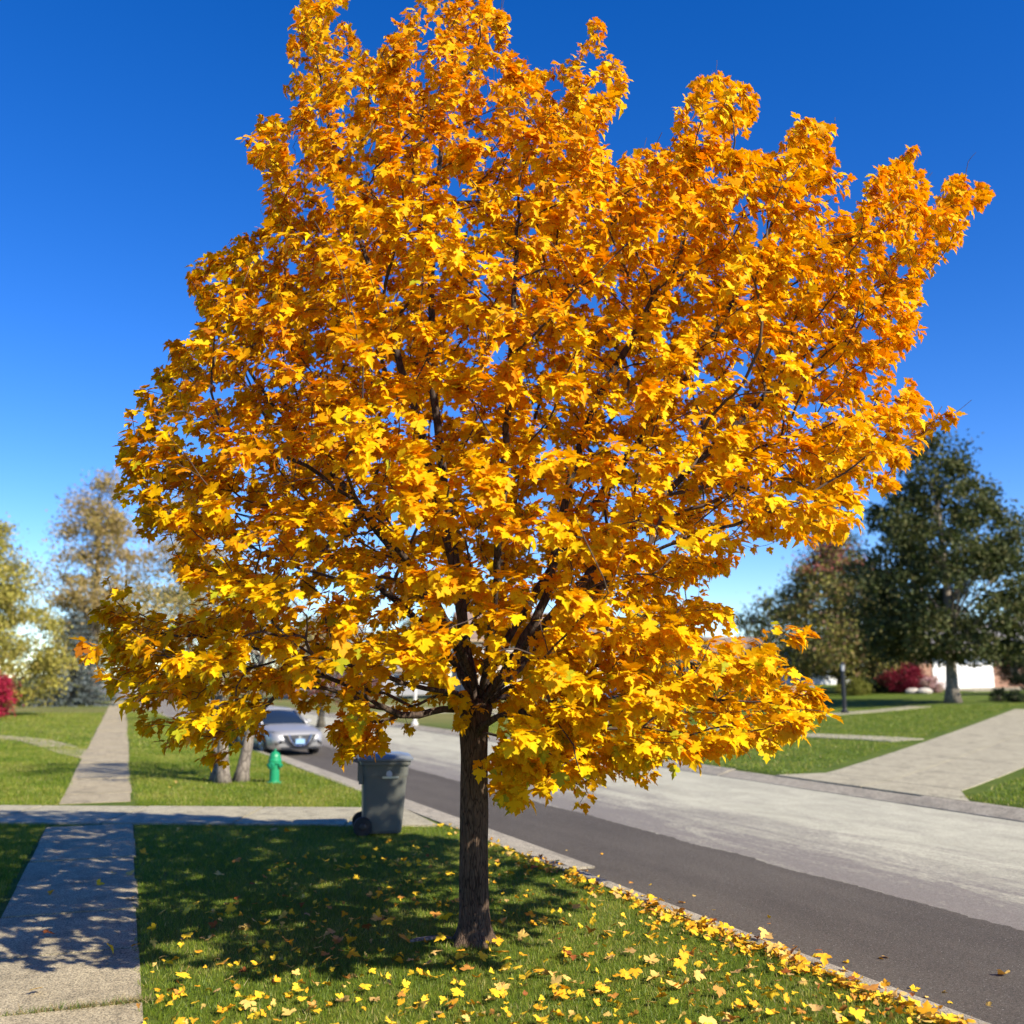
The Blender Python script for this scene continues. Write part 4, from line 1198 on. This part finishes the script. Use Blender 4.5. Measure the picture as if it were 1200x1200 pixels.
# far wood closing the street beyond the last houses
for i, (x, y, h, R) in enumerate([(-70, 130, 13, 6.5), (-58, 150, 15, 7), (-26, 140, 11, 6), (-12, 120, 9, 5), (2, 130, 9.5, 5.5), (16, 125, 9, 5), (30, 120, 10, 5.5), (46, 112, 9, 5), (60, 120, 10, 6), (78, 120, 11, 6)]):
    c = [[tuple(q * 0.75 for q in t) for t in TAN], WIL, DG, YB][i % 4]
    nm = ['tan', 'yellow green', 'dark green', 'olive russet'][i % 4]
    bg_tree('far_tree', '%s tree in the row beyond the far houses, number %s from the left' % (nm, ['one', 'two', 'three', 'four', 'five', 'six', 'seven', 'eight', 'nine', 'ten'][i]), Vector((x, y, gz(x, y))), h,
            [(0.1, R * 0.5), (0.35, R), (0.65, R * 0.85), (1.0, R * 0.1)], 0.1, 80, 45, 0.7, 0.42, c, [1] * len(c), 0.3, 'bgbark', group='trees beyond the far houses')

# ------------------------------------------------------------------ houses
def gable(mb_w, mb_r, x0, x1, y0, y1, z0, ze, zr, ov=0.45, axis='x'):
    """walls with gables and a roof of real thickness; ridge along axis"""
    if axis == 'x':
        ym = (y0 + y1) / 2
        mb_w.loft([[(x, y0, z0), (x, y1, z0), (x, y1, ze), (x, ym, zr - 0.12), (x, y0, ze)] for x in (x0, x1)])
        k = (zr - ze) / (ym - y0)
        for sgn, yy in ((-1, y0), (1, y1)):
            ye = yy + sgn * ov; zz = ze - k * ov
            mb_r.loft([[(x, ye, zz), (x, ym, zr), (x, ym, zr + 0.16), (x, ye, zz + 0.16)] for x in (x0 - ov, x1 + ov)])
    else:
        xm = (x0 + x1) / 2
        mb_w.loft([[(x0, y, z0), (x1, y, z0), (x1, y, ze), (xm, y, zr - 0.12), (x0, y, ze)] for y in (y0, y1)])
        k = (zr - ze) / (xm - x0)
        for sgn, xx in ((-1, x0), (1, x1)):
            xe = xx + sgn * ov; zz = ze - k * ov
            mb_r.loft([[(xe, y, zz), (xm, y, zr), (xm, y, zr + 0.16), (xe, y, zz + 0.16)] for y in (y0 - ov, y1 + ov)])

def window(root, x, y, z, w, h, frame='white', shutter=False):
    f = MB()
    t = 0.09
    for a in ((x - w / 2, x + w / 2, z, z + t), (x - w / 2, x + w / 2, z + h - t, z + h), (x - w / 2, x - w / 2 + t, z + t, z + h - t), (x + w / 2 - t, x + w / 2, z + t, z + h - t), (x - w / 2 + t, x + w / 2 - t, z + h / 2 - 0.03, z + h / 2 + 0.03)):
        f.box(a[0], a[1], y - 0.07, y + 0.02, a[2], a[3])
    fo = f.build('window', MAT[frame], root)
    MB().box(x - w / 2 + t, x + w / 2 - t, y - 0.03, y - 0.015, z + t, z + h - t).build('pane', MAT['glass'], fo)
    return fo

def garage_door(root, x0, x1, y, z0, z1):
    d = MB().box(x0, x1, y - 0.03, y, z0, z1).build('garage_door', MAT['white'], root)
    rows, cols = 4, 8
    hh = (z1 - z0) / rows; ww = (x1 - x0) / cols
    for r in range(rows):
        for c in range(cols):
            MB().box(x0 + c * ww + 0.08, x0 + (c + 1) * ww - 0.08, y - 0.045, y - 0.03, z0 + r * hh + 0.08, z0 + (r + 1) * hh - 0.08).build('door_panel', MAT['white'], d)
    return d

# brick house with the white garage door, right edge
def brick_house():
    p = at_y(1128, 806, 74.0)
    z0 = gz(p.x, p.y)
    root = tag(empty('brick_house', (p.x, p.y, z0), R_(6)), 'low brick house with a wide white garage door and grey roof at the right', 'house')
    # local frame: x along the front, -y towards the street
    w = MB(); r = MB()
    gable(w, r, -3.1, 5.6, 0.0, 9.0, -0.3, 2.75, 4.6, 0.5, 'x')
    w2 = MB(); gable(w2, r, 5.62, 17.0, 0.35, 8.4, -0.3, 2.95, 5.2, 0.45, 'x')
    w.build('garage_wall', MAT['brick'], root); w2.build('house_wall', MAT['brick'], root)
    r.build('roof', MAT['shingle'], root)
    garage_door(root, -2.0, 2.2, -0.02, 0.0, 2.25)
    fr = MB()
    fr.box(-2.18, -2.02, -0.06, 0.02, 0, 2.42); fr.box(2.22, 2.38, -0.06, 0.02, 0, 2.42); fr.box(-2.02, 2.22, -0.06, 0.02, 2.27, 2.42)
    fr.build('door_frame', MAT['white'], root)
    MB().box(-3.6, 5.6, -0.66, -0.52, 2.40, 2.56).build('gutter', MAT['soffit'], root)
    MB().box(5.2, 17.5, -0.28, -0.14, 2.50, 2.66).build('gutter', MAT['white'], root)
    window(root, 4.0, -0.02, 1.0, 0.55, 1.35)
    window(root, 8.5, 0.33, 0.9, 1.6, 1.3); window(root, 13, 0.33, 0.9, 1.6, 1.3)
    lam = MB(); lam.box(2.75, 2.89, -0.16, 0.0, 1.7, 1.98); lam.build('wall_lamp', MAT['blackmetal'], root)
    dp = MB(); dp.tube([(5.48, -0.1, 2.5), (5.48, -0.08, 0.0)], 0.045, 8); dp.build('downpipe', MAT['white'], root)
    ch = MB().box(9, 10, 3.0, 3.8, 4.4, 6.0).build('chimney', MAT['brick'], root)
    # apron of concrete in front of the door
    mb = MB()
    ap = tag(empty('garage_apron', (p.x, p.y, 0), R_(6)), 'pale concrete apron in front of the white garage door', kind='structure')
    for i in range(3):
        for j in range(3):
            x0_, x1_ = -2.6 + 3.2 * i, -2.6 + 3.2 * i + 3.17
            y0_, y1_ = -6.0 + 2.0 * j, -6.0 + 2.0 * j + 1.97
            top = []
            for (x, y) in ((x0_, y0_), (x1_, y0_), (x1_, y1_), (x0_, y1_)):
                ca, sa = math.cos(R_(6)), math.sin(R_(6))
                X, Y = p.x + x * ca - y * sa, p.y + x * sa + y * ca
                top.append((x, y, gz(X, Y) + 0.03))
            m = MB(); m.loft([[(x, y, z - 0.2) for x, y, z in top], top]); m.build('slab', MAT['drive'], ap)
brick_house()

def house(name, label, px, Y, rz, W, D, ze, zr, wall, roof, wins, garage=None, axis='x', door=None, gable_window=None):
    p = at_y(px, 800, Y); z0 = gz(p.x, p.y)
    root = tag(empty(name, (p.x, p.y, z0), rz), label, 'house')
    w = MB(); r = MB()
    gable(w, r, -W / 2, W / 2, 0, D, -0.4, ze, zr, 0.5, axis)
    w.build('wall', MAT[wall], root); r.build('roof', MAT[roof], root)
    for (x, z, ww, hh) in wins: window(root, x, -0.02, z, ww, hh)
    if garage: garage_door(root, garage[0], garage[1], -0.02, 0, 2.2)
    if door:
        MB().box(door - 0.5, door + 0.5, -0.06, -0.005, 0.1, 2.25).build('door', MAT['door'], root)
    MB().box(-W / 2 - 0.5, W / 2 + 0.5, -0.66, -0.53, ze - 0.42, ze - 0.28).build('gutter', MAT['soffit'], root)
    return root
house('tan_house', 'tan sided two storey house with brown roof seen through the fork of the maple', 640, 88, R_(12), 13.5, 9, 4.9, 7.1, 'siding', 'brownroof',
      [(-4.8, 3.0, 1.3, 1.2), (-1.2, 3.0, 1.3, 1.2), (1.6, 3.0, 1.3, 1.2), (4.6, 3.0, 1.3, 1.2), (-4.2, 0.7, 1.6, 1.2)], garage=(0.6, 5.4), door=-1.4)
house('brick_bungalow', 'brick bungalow with a dark front door behind the round green tree', 815, 92, R_(10), 15, 9, 2.8, 4.6, 'brick', 'brownroof',
      [(-5.2, 0.8, 1.8, 1.3), (-1.6, 0.8, 1.5, 1.3), (1.4, 0.8, 1.4, 1.3)], door=4.3)
house('white_house', 'white sided house behind the small olive tree', 978, 100, R_(8), 5.4, 7, 2.6, 4.2, 'white', 'shingle', [(-1.6, 0.8, 1.2, 1.3), (1.6, 0.8, 1.2, 1.3)], door=0.0)
house('grey_house', 'pale grey sided house behind the burgundy tree', 425, 100, R_(20), 13, 9, 2.9, 5.0, 'greysiding', 'shingle', [(-4, 0.9, 1.6, 1.2), (-1, 0.9, 1.2, 1.2), (3.8, 0.9, 1.8, 1.2)], door=1.4)

# ------------------------------------------------------------------ wheelie bin
def wheelie_bin():
    p = Vector((-1.86, 15.12, 0.0))
    root = tag(empty('wheelie_bin', p, RH - R_(13)), 'grey wheeled rubbish cart standing on the grass edge by the driveway', 'bin')
    # local: x = towards the street (front), -y = side seen from the camera
    def ring(x0, x1, hw, z, c=0.07, n=4):
        pts = []
        for (cx, cy, a0) in ((x1 - c, hw - c, 0), (x0 + c, hw - c, 90), (x0 + c, -hw + c, 180), (x1 - c, -hw + c, 270)):
            for k in range(n + 1):
                a = R_(a0 + 90 * k / n); pts.append((cx + c * math.cos(a), cy + c * math.sin(a), z))
        return pts
    o = MB(); o.loft([ring(-0.27, 0.27, 0.25, 0.03, 0.06), ring(-0.285, 0.285, 0.262, 0.07), ring(-0.30, 0.345, 0.30, 0.80), ring(-0.305, 0.36, 0.305, 0.84), ring(-0.315, 0.37, 0.315, 1.02)])
    o.build('body', MAT['bin'], root, smooth=False)
    r = MB(); r.loft([ring(-0.335, 0.395, 0.338, 0.985), ring(-0.34, 0.40, 0.343, 1.0), ring(-0.34, 0.40, 0.343, 1.035), ring(-0.33, 0.39, 0.335, 1.045)]); r.build('rim', MAT['bin'], root)
    l = MB(); l.loft([ring(-0.37, 0.43, 0.36, 1.047), ring(-0.375, 0.435, 0.365, 1.075), ring(-0.34, 0.40, 0.33, 1.115, 0.08), ring(-0.2, 0.27, 0.2, 1.145, 0.08)])
    lid = l.build('lid', MAT['lid'], root)
    h = MB(); h.tube([(-0.36, -0.26, 1.03), (-0.43, -0.26, 1.05), (-0.445, -0.24, 1.05), (-0.445, 0.24, 1.05), (-0.43, 0.26, 1.05), (-0.36, 0.26, 1.03)], 0.017, 10); h.build('handle', MAT['bin'], root)
    MB().tube([(-0.29, -0.34, 0.135), (-0.29, 0.34, 0.135)], 0.014, 8).build('axle', MAT['chrome'], root)
    for sg in (-1, 1):
        w = MB()
        w.loft([[(-0.29 + rr * math.cos(a), sg * yy, 0.137 + rr * math.sin(a)) for a in np.linspace(0, 6.283, 25)[:-1]] for rr, yy in ((0.09, 0.275), (0.13, 0.278), (0.137, 0.29), (0.137, 0.335), (0.13, 0.348), (0.09, 0.35))])
        wo = w.build('wheel', MAT['rubber'], root, smooth=False)
        hb = MB(); hb.loft([[(-0.29 + rr * math.cos(a), sg * yy, 0.137 + rr * math.sin(a)) for a in np.linspace(0, 6.283, 17)[:-1]] for rr, yy in ((0.05, 0.34), (0.05, 0.36), (0.03, 0.366))]); hb.build('hub', MAT['blackpl'], wo)
    g = MB(); g.box(-0.02, 0.22, -0.325, -0.29, 0.80, 0.83); g.build('grab_bar', MAT['alloy'], root, bevel=0.006)
    s = MB(); s.lathe([(0.0, 0), (0.045, 0.0), (0.045, 0.012), (0.0, 0.014)], 18)
    so = s.build('round_badge', MAT['sticker'], root); so.location = (0.08, -0.312, 0.865); so.rotation_euler = (R_(90), 0, 0)
    root.scale = (0.96, 0.96, 0.98)
    for ya in (-0.27, 0.23):
        MB().box(-0.36, -0.30, ya, ya + 0.04, 0.72, 1.0).build('back_rib', MAT['bin'], root)
wheelie_bin()

# ------------------------------------------------------------------ fire hydrant
def hydrant():
    root = tag(empty('fire_hydrant', (-4.97, 22.02, 0), R_(-15)), 'green fire hydrant on the parkway grass beside the olive tree', 'hydrant')
    MB().lathe([(0.15, -0.02), (0.15, 0.035), (0.11, 0.04), (0.105, 0.05), (0.10, 0.30), (0.102, 0.40), (0.135, 0.405), (0.135, 0.44), (0.118, 0.445)], 24).build('barrel', MAT['hyd'], root, smooth=False)
    MB().lathe([(0.142, 0.445), (0.142, 0.475), (0.125, 0.50), (0.118, 0.55), (0.10, 0.60), (0.065, 0.635), (0.035, 0.65), (0.03, 0.655)], 24).build('bonnet', MAT['hyd'], root, smooth=False)
    MB().lathe([(0.028, 0.655), (0.026, 0.70), (0.02, 0.705)], 5).build('operating_nut', MAT['hyd_d'], root)
    def cap(name, ang, z, r, ln):
        d = Vector((math.cos(ang), math.sin(ang), 0)); c = Vector((0, 0, z))
        m = MB(); m.tube([c + d * 0.08, c + d * (0.11 + ln * 0.3), c + d * (0.115 + ln * 0.3), c + d * (0.115 + ln), c + d * (0.12 + ln)], [r * 0.8, r * 0.8, r, r, r * 0.75], 14)
        m.tube([c + d * (0.12 + ln), c + d * (0.155 + ln)], [0.02, 0.018], 5)
        m.build(name, MAT['hyd_d'], root)
    cap('pumper_cap', R_(-95), 0.37, 0.075, 0.05); cap('hose_cap', R_(-5), 0.37, 0.052, 0.04); cap('hose_cap', R_(175), 0.37, 0.052, 0.04)
    for k in range(8):
        a = k * math.pi / 4 + 0.2
        MB().lathe([(0.012, 0), (0.012, 0.016), (0.0, 0.017)], 6, (0.126 * math.cos(a), 0.126 * math.sin(a), 0.475)).build('bolt', MAT['hyd_d'], root)
hydrant()

# ------------------------------------------------------------------ car
def lerp_prof(tab, y): return [float(np.interp(y, [t[0] for t in tab], [t[k] for t in tab])) for k in range(1, len(tab[0]))]
def car(name, label, loc, rz, paint, group=None):
    root = tag(empty(name, loc, rz), label, 'car', group)
    # local: front bumper at y = 0 facing -y, rear at y = 4.85
    body = [  # y, halfwidth, bottom, side shoulder z, top z, top halfwidth
        (0.00, 0.62, 0.30, 0.50, 0.56, 0.50), (0.05, 0.76, 0.24, 0.60, 0.66, 0.62), (0.16, 0.85, 0.20, 0.68, 0.745, 0.68), (0.38, 0.90, 0.19, 0.74, 0.80, 0.72),
        (0.75, 0.92, 0.19, 0.79, 0.86, 0.74), (1.15, 0.92, 0.19, 0.83, 0.91, 0.75), (1.50, 0.925, 0.19, 0.86, 0.95, 0.76), (2.4, 0.925, 0.19, 0.90, 0.965, 0.80), (3.4, 0.925, 0.19, 0.93, 0.98, 0.80),
        (4.1, 0.91, 0.21, 0.95, 1.02, 0.76), (4.6, 0.86, 0.26, 0.95, 1.02, 0.70), (4.80, 0.78, 0.32, 0.86, 0.93, 0.66), (4.85, 0.70, 0.38, 0.72, 0.78, 0.60)]
    ys = [0, 0.02, 0.05, 0.1, 0.16, 0.26, 0.38, 0.55, 0.75, 0.95, 1.15, 1.3, 1.5, 1.9, 2.4, 2.9, 3.4, 3.8, 4.1, 4.35, 4.6, 4.72, 4.8, 4.85]
    rings = []
    for y in ys:
        w, zb, zs_, zt, wt = lerp_prof(body, y)
        half = [(0.0, zb), (w * 0.80, zb), (w * 0.96, zb + 0.06), (w * 0.99, zb + 0.2), (w, (zb + zs_) / 2), (w * 0.985, zs_ - 0.10), (w * 0.955, zs_), (wt + 0.06, zt - 0.025), (wt, zt), (wt * 0.6, zt + 0.02), (0.0, zt + 0.028)]
        full = [(x, y, z) for x, z in half] + [(-x, y, z) for x, z in reversed(half[1:-1])]
        rings.append(full)
    MB().loft(rings).build('body', MAT[paint], root, smooth=True)
    # cabin: pillars and roof as painted shell, glass set in
    gh = [(1.42, 0.76, 0.94, 0.70, 0.955), (1.75, 0.79, 0.95, 0.66, 1.17), (2.15, 0.81, 0.96, 0.585, 1.385), (2.55, 0.82, 0.965, 0.575, 1.43), (3.1, 0.82, 0.97, 0.57, 1.435), (3.5, 0.80, 0.98, 0.57, 1.38), (3.95, 0.77, 1.0, 0.62, 1.17), (4.3, 0.74, 1.01, 0.66, 1.03)]
    g = MB(); rs = []
    for y, wb, zb, wt, zt in gh:
        rs.append([(wb, y, zb - 0.04), (wb, y, zb), (wt + 0.02, y, zt - 0.035), (wt - 0.05, y, zt), (0, y, zt + 0.02), (-wt + 0.05, y, zt), (-wt - 0.02, y, zt - 0.035), (-wb, y, zb), (-wb, y, zb - 0.04)])
    g.loft(rs).build('cabin_glass', MAT['carglass'], root, smooth=True)
    r = MB(); rs = []
    for y, wb, zb, wt, zt in gh[2:6]:
        rs.append([(wt + 0.035, y, zt - 0.05), (wt - 0.04, y, zt + 0.012), (0, y, zt + 0.034), (-wt + 0.04, y, zt + 0.012), (-wt - 0.035, y, zt - 0.05), (0, y, zt - 0.03)])
    r.loft(rs).build('roof', MAT[paint], root, smooth=True)
    for sg in (-1, 1):
        pl = MB()
        pl.tube([(sg * 0.765, 1.40, 0.95), (sg * 0.725, 1.75, 1.165), (sg * 0.61, 2.16, 1.375)], [0.035, 0.032, 0.03], 6)
        pl.tube([(sg * 0.60, 3.48, 1.36), (sg * 0.68, 3.95, 1.16), (sg * 0.73, 4.28, 1.02)], [0.04, 0.06, 0.05], 6)
        pl.build('pillar', MAT[paint], root, smooth=True)
        pc = MB(); pc.box(sg * 0.73 - 0.03, sg * 0.73 + 0.03, 2.80, 2.9, 0.97, 1.3); 
        b_ = MB(); b_.tube([(sg * 0.825, 2.85, 0.96), (sg * 0.63, 2.85, 1.38)], 0.04, 6); b_.build('door_pillar', MAT['blackpl'], root)
        # mirrors
        m = MB(); m.loft([[(sg * (0.97 + 0.10 * a), 1.72 + yy, 1.02 + 0.075 * bq) for a, bq in ((-0.9, -0.6), (0.6, -0.9), (1.0, 0.1), (0.6, 0.8), (-0.9, 0.9))] for yy in (0.0, 0.08, 0.13)]); m.build('mirror', MAT[paint], root, bevel=0.01)
        MB().tube([(sg * 0.86, 1.74, 0.95), (sg * 0.95, 1.76, 0.99)], 0.02, 6).build('mirror_arm', MAT['blackpl'], root)
        # headlamp wraps from the grille to the wing
        hl = MB(); hl.loft([[(sg * 0.50, 0.075, 0.615), (sg * 0.50, 0.06, 0.665), (sg * 0.66, 0.13, 0.745), (sg * 0.80, 0.27, 0.775), (sg * 0.875, 0.46, 0.79), (sg * 0.89, 0.42, 0.735), (sg * 0.82, 0.19, 0.66), (sg * 0.70, 0.075, 0.62)],
                            [(sg * 0.50, 0.16, 0.60), (sg * 0.50, 0.16, 0.66), (sg * 0.64, 0.22, 0.735), (sg * 0.76, 0.33, 0.76), (sg * 0.82, 0.5, 0.775), (sg * 0.83, 0.48, 0.72), (sg * 0.77, 0.26, 0.65), (sg * 0.66, 0.16, 0.61)]])
        hl.build('headlight', MAT['lamp'], root)
        fg = MB(); fg.loft([[(sg * (0.70 + 0.08 * math.cos(a)), 0.045 + 0.16 * max(0, 0.08 * math.cos(a)), 0.37 + 0.045 * math.sin(a)) for a in np.linspace(0, 6.283, 13)[:-1]], [(sg * (0.70 + 0.07 * math.cos(a)), 0.16, 0.37 + 0.04 * math.sin(a)) for a in np.linspace(0, 6.283, 13)[:-1]]])
        fg.build('fog_light', MAT['blackpl'], root)
        for yy, nm in ((0.93, 'front'), (3.78, 'rear')):
            ar = MB(); ar.loft([[(sg * xx, yy + 0.375 * math.cos(a), 0.335 + 0.375 * math.sin(a)) for a in np.linspace(-0.35, math.pi + 0.35, 22)] for xx in (0.80, 0.931)]); ar.build('wheel_arch', MAT['blackpl'], root)
            w = MB(); w.loft([[(sg * xx, yy + rr * math.cos(a), 0.33 + rr * math.sin(a)) for a in np.linspace(0, 6.283, 31)[:-1]] for rr, xx in ((0.22, 0.73), (0.325, 0.735), (0.335, 0.76), (0.335, 0.92), (0.325, 0.94), (0.235, 0.945), (0.23, 0.915))])
            wo = w.build('wheel', MAT['rubber'], root)
            rm = MB(); rm.loft([[(sg * xx, yy + rr * math.cos(a), 0.33 + rr * math.sin(a)) for a in np.linspace(0, 6.283, 31)[:-1]] for rr, xx in ((0.232, 0.92), (0.232, 0.94), (0.205, 0.94), (0.2, 0.90))])
            for k in range(5):
                a = 2 * math.pi * k / 5 + 0.3
                rm.tube([(sg * 0.935, yy + 0.03 * math.cos(a), 0.33 + 0.03 * math.sin(a)), (sg * 0.93, yy + 0.21 * math.cos(a), 0.33 + 0.21 * math.sin(a))], [0.035, 0.022], 5)
            rm.build('rim', MAT['alloy'], wo)
        for (y0, y1) in ((1.62, 2.80), (2.9, 3.75)):
            dh = MB(); dh.box(sg * 0.925 - 0.012, sg * 0.925 + 0.012, y1 - 0.28, y1 - 0.10, 0.80, 0.83); dh.build('door_handle', MAT[paint], root)
    gr = MB(); gr.loft([[(-0.56, -0.01, 0.665), (0.56, -0.01, 0.665), (0.40, -0.045, 0.38), (0.28, -0.03, 0.30), (-0.28, -0.03, 0.30), (-0.40, -0.045, 0.38)],
                        [(-0.48, 0.12, 0.62), (0.48, 0.12, 0.62), (0.34, 0.12, 0.41), (0.24, 0.12, 0.36), (-0.24, 0.12, 0.36), (-0.34, 0.12, 0.41)]])
    go = gr.build('grille', MAT['blackpl'], root)
    v = MB()
    for sg in (-1, 1): v.tube([(sg * 0.40, -0.03, 0.67), (sg * 0.29, -0.06, 0.45), (sg * 0.19, -0.065, 0.34), (0, -0.065, 0.31)], [0.04, 0.036, 0.03, 0.026], 6)
    v.build('chrome_trim', MAT['chrome'], go)
    bd = MB(); bd.lathe([(0.045, 0), (0.06, 0.0), (0.06, 0.012), (0.045, 0.012)], 22); bd.box(-0.07, 0.07, -0.013, 0.013, 0.0, 0.016)
    bo = bd.build('badge', MAT['chrome'], go); bo.location = (0, -0.035, 0.575); bo.rotation_euler = (R_(90), 0, 0)
    MB().box(-0.155, 0.155, -0.075, -0.055, 0.385, 0.535).build('number_plate', MAT['plate'], root)
    lo = MB(); lo.box(-0.6, 0.6, -0.012, 0.06, 0.22, 0.285); lo.build('air_intake', MAT['blackpl'], root, bevel=0.01)
    for sg in (-1, 1):
        tl = MB(); tl.box(sg * 0.62 - 0.14, sg * 0.62 + 0.14, 4.78, 4.84, 0.76, 0.88); tl.build('tail_light', MAT['door'], root)
    wp = MB(); wp.box(-0.72, 0.72, 1.36, 1.46, 0.955, 0.968); wp.build('wiper_cowl', MAT['blackpl'], root)
    return root
cx, cy = uv(31.0, 6.55)
sc_ = car('silver_car', 'silver sedan parked facing us at the near kerb beyond the hydrant', (cx, cy, -0.118), RH + R_(9), 'carpaint')
sc_.scale = (0.93,) * 3
pc_ = G(712, 824)
car('dark_car', 'dark car in the driveway across the street behind the maple\'s right branches', (pc_.x, pc_.y, pc_.z), RH - R_(70), 'darkpaint')

# ------------------------------------------------------------------ lamp posts
def lamp_post(label, base, h, mat, r):
    root = tag(empty('lamp_post', base), label, 'lamp post')
    MB().lathe([(r * 1.9, -0.05), (r * 1.9, 0.10), (r * 1.2, 0.16), (r, 0.22), (r * 0.9, h - 0.42), (r * 1.3, h - 0.40), (r * 1.3, h - 0.37)], 14).build('post', MAT[mat], root)
    l = MB(); l.lathe([(0.07, h - 0.37), (0.115, h - 0.08)], 6); l.build('lantern', MAT['sticker'], root)
    MB().lathe([(0.15, h - 0.08), (0.09, h - 0.01), (0.02, h + 0.05)], 6).build('cap', MAT[mat], root)
lamp_post('black lamp post on the far lawn in front of the olive tree', G(990, 836), 2.35, 'blackmetal', 0.10)
lamp_post('pale lamp post on the far lawn just left of the maple trunk', G(486, 850), 2.7, 'palepost', 0.085)

# low brick planter and stones by the far houses
pl = G(938, 817)
root = tag(empty('brick_planter', pl, R_(12)), 'low pinkish brick planter left of the black lamp post', 'planter')
m = MB(); m.box(-0.9, 0.9, -0.25, 0.25, -0.2, 0.62); m.build('wall', MAT['pavebrick'], root)
m = MB(); m.box(-0.96, 0.96, -0.31, 0.31, 0.62, 0.70); m.build('coping', MAT['stone'], root, bevel=0.015)
for px, lb in ((1070, 'pale stone in the bed below the crimson shrub, left one'), (1084, 'pale stone in the bed beside the pink shrub, right one')):
    q = G(px, 813)
    m = MB(); m.lathe([(0.05, -0.1), (0.42, 0.05), (0.45, 0.2), (0.3, 0.36), (0.08, 0.42)], 9)
    o = m.build('stone', MAT['stone'], None, q, bevel=0.05); o.scale = (1.2, 0.8, 0.9)
    tag(o, lb, 'stone', 'stones in the flower bed')

# things on the lawn at the maple's foot: a flat piece of bark
m = MB()
m.loft([[(x, -0.035 * w_, z), (x, 0.035 * w_, z), (x, 0.03 * w_, z + 0.012), (x, -0.03 * w_, z + 0.016)] for x, w_, z in ((-0.17, 0.5, 0.035), (-0.1, 1.2, 0.045), (0.0, 1.3, 0.05), (0.1, 1.0, 0.048), (0.18, 0.4, 0.036))])
o = m.build('bark_piece', MAT['bgbark'], None, (-0.68, 8.98, 0.0), R_(18))
tag(o, 'grey strip of bark lying in the grass left of the trunk', 'bark piece')

# weeds and dry grass in the near joint of the sidewalk
def joint_weeds():
    n = 700
    w = rng.beta(2.2, 1.0, n) * (W1 - W0 + 0.06) + W0
    s_ = 7.86 + rng.normal(0, 0.022, n)
    xy = np.stack([s_ * SB[0] + w * SNV[0], s_ * SB[1] + w * SNV[1]], 1)
    h = rng.uniform(0.012, 0.05, n) * np.where(rng.random(n) < 0.5, 0.4, 1)
    a = rng.uniform(0, 6.283, n); ln = rng.normal(0, 0.03, (n, 2))
    dx = np.stack([np.cos(a), np.sin(a)], 1) * 0.003
    V = np.stack([np.concatenate([xy - dx, np.full((n, 1), 0.005)], 1), np.concatenate([xy + dx, np.full((n, 1), 0.005)], 1), np.concatenate([xy + ln, 0.02 + h[:, None]], 1)], 1).reshape(-1, 3)
    pal = np.array([(0.10, 0.16, 0.02), (0.36, 0.28, 0.12), (0.25, 0.17, 0.07)])
    C = np.repeat(pal[rng.choice(3, n, p=[0.4, 0.4, 0.2])], 3, 0)
    tag(link('joint_weeds', mesh_np('joint_weeds', V, np.arange(3 * n).reshape(-1, 3), MAT['blade'], C)), 'weeds and dry grass in the near sidewalk joint', 'weeds', kind='stuff')
joint_weeds()
# a second driveway further up on the far side
fd2 = tag(empty('distant_driveway', (0, 0, 0)), 'pale driveway across the street seen under the maple\'s left limb', kind='structure')
for a, b_ in zip([15.0, 17, 19.5, 23, 27, 31, 35], [16.98, 19.48, 22.98, 26.98, 30.98, 34.98, 39]):
    draped('slab', [(58, a), (58, b_), (62.5, b_), (62.5, a)], MAT['drive'], fd2, 0.022)
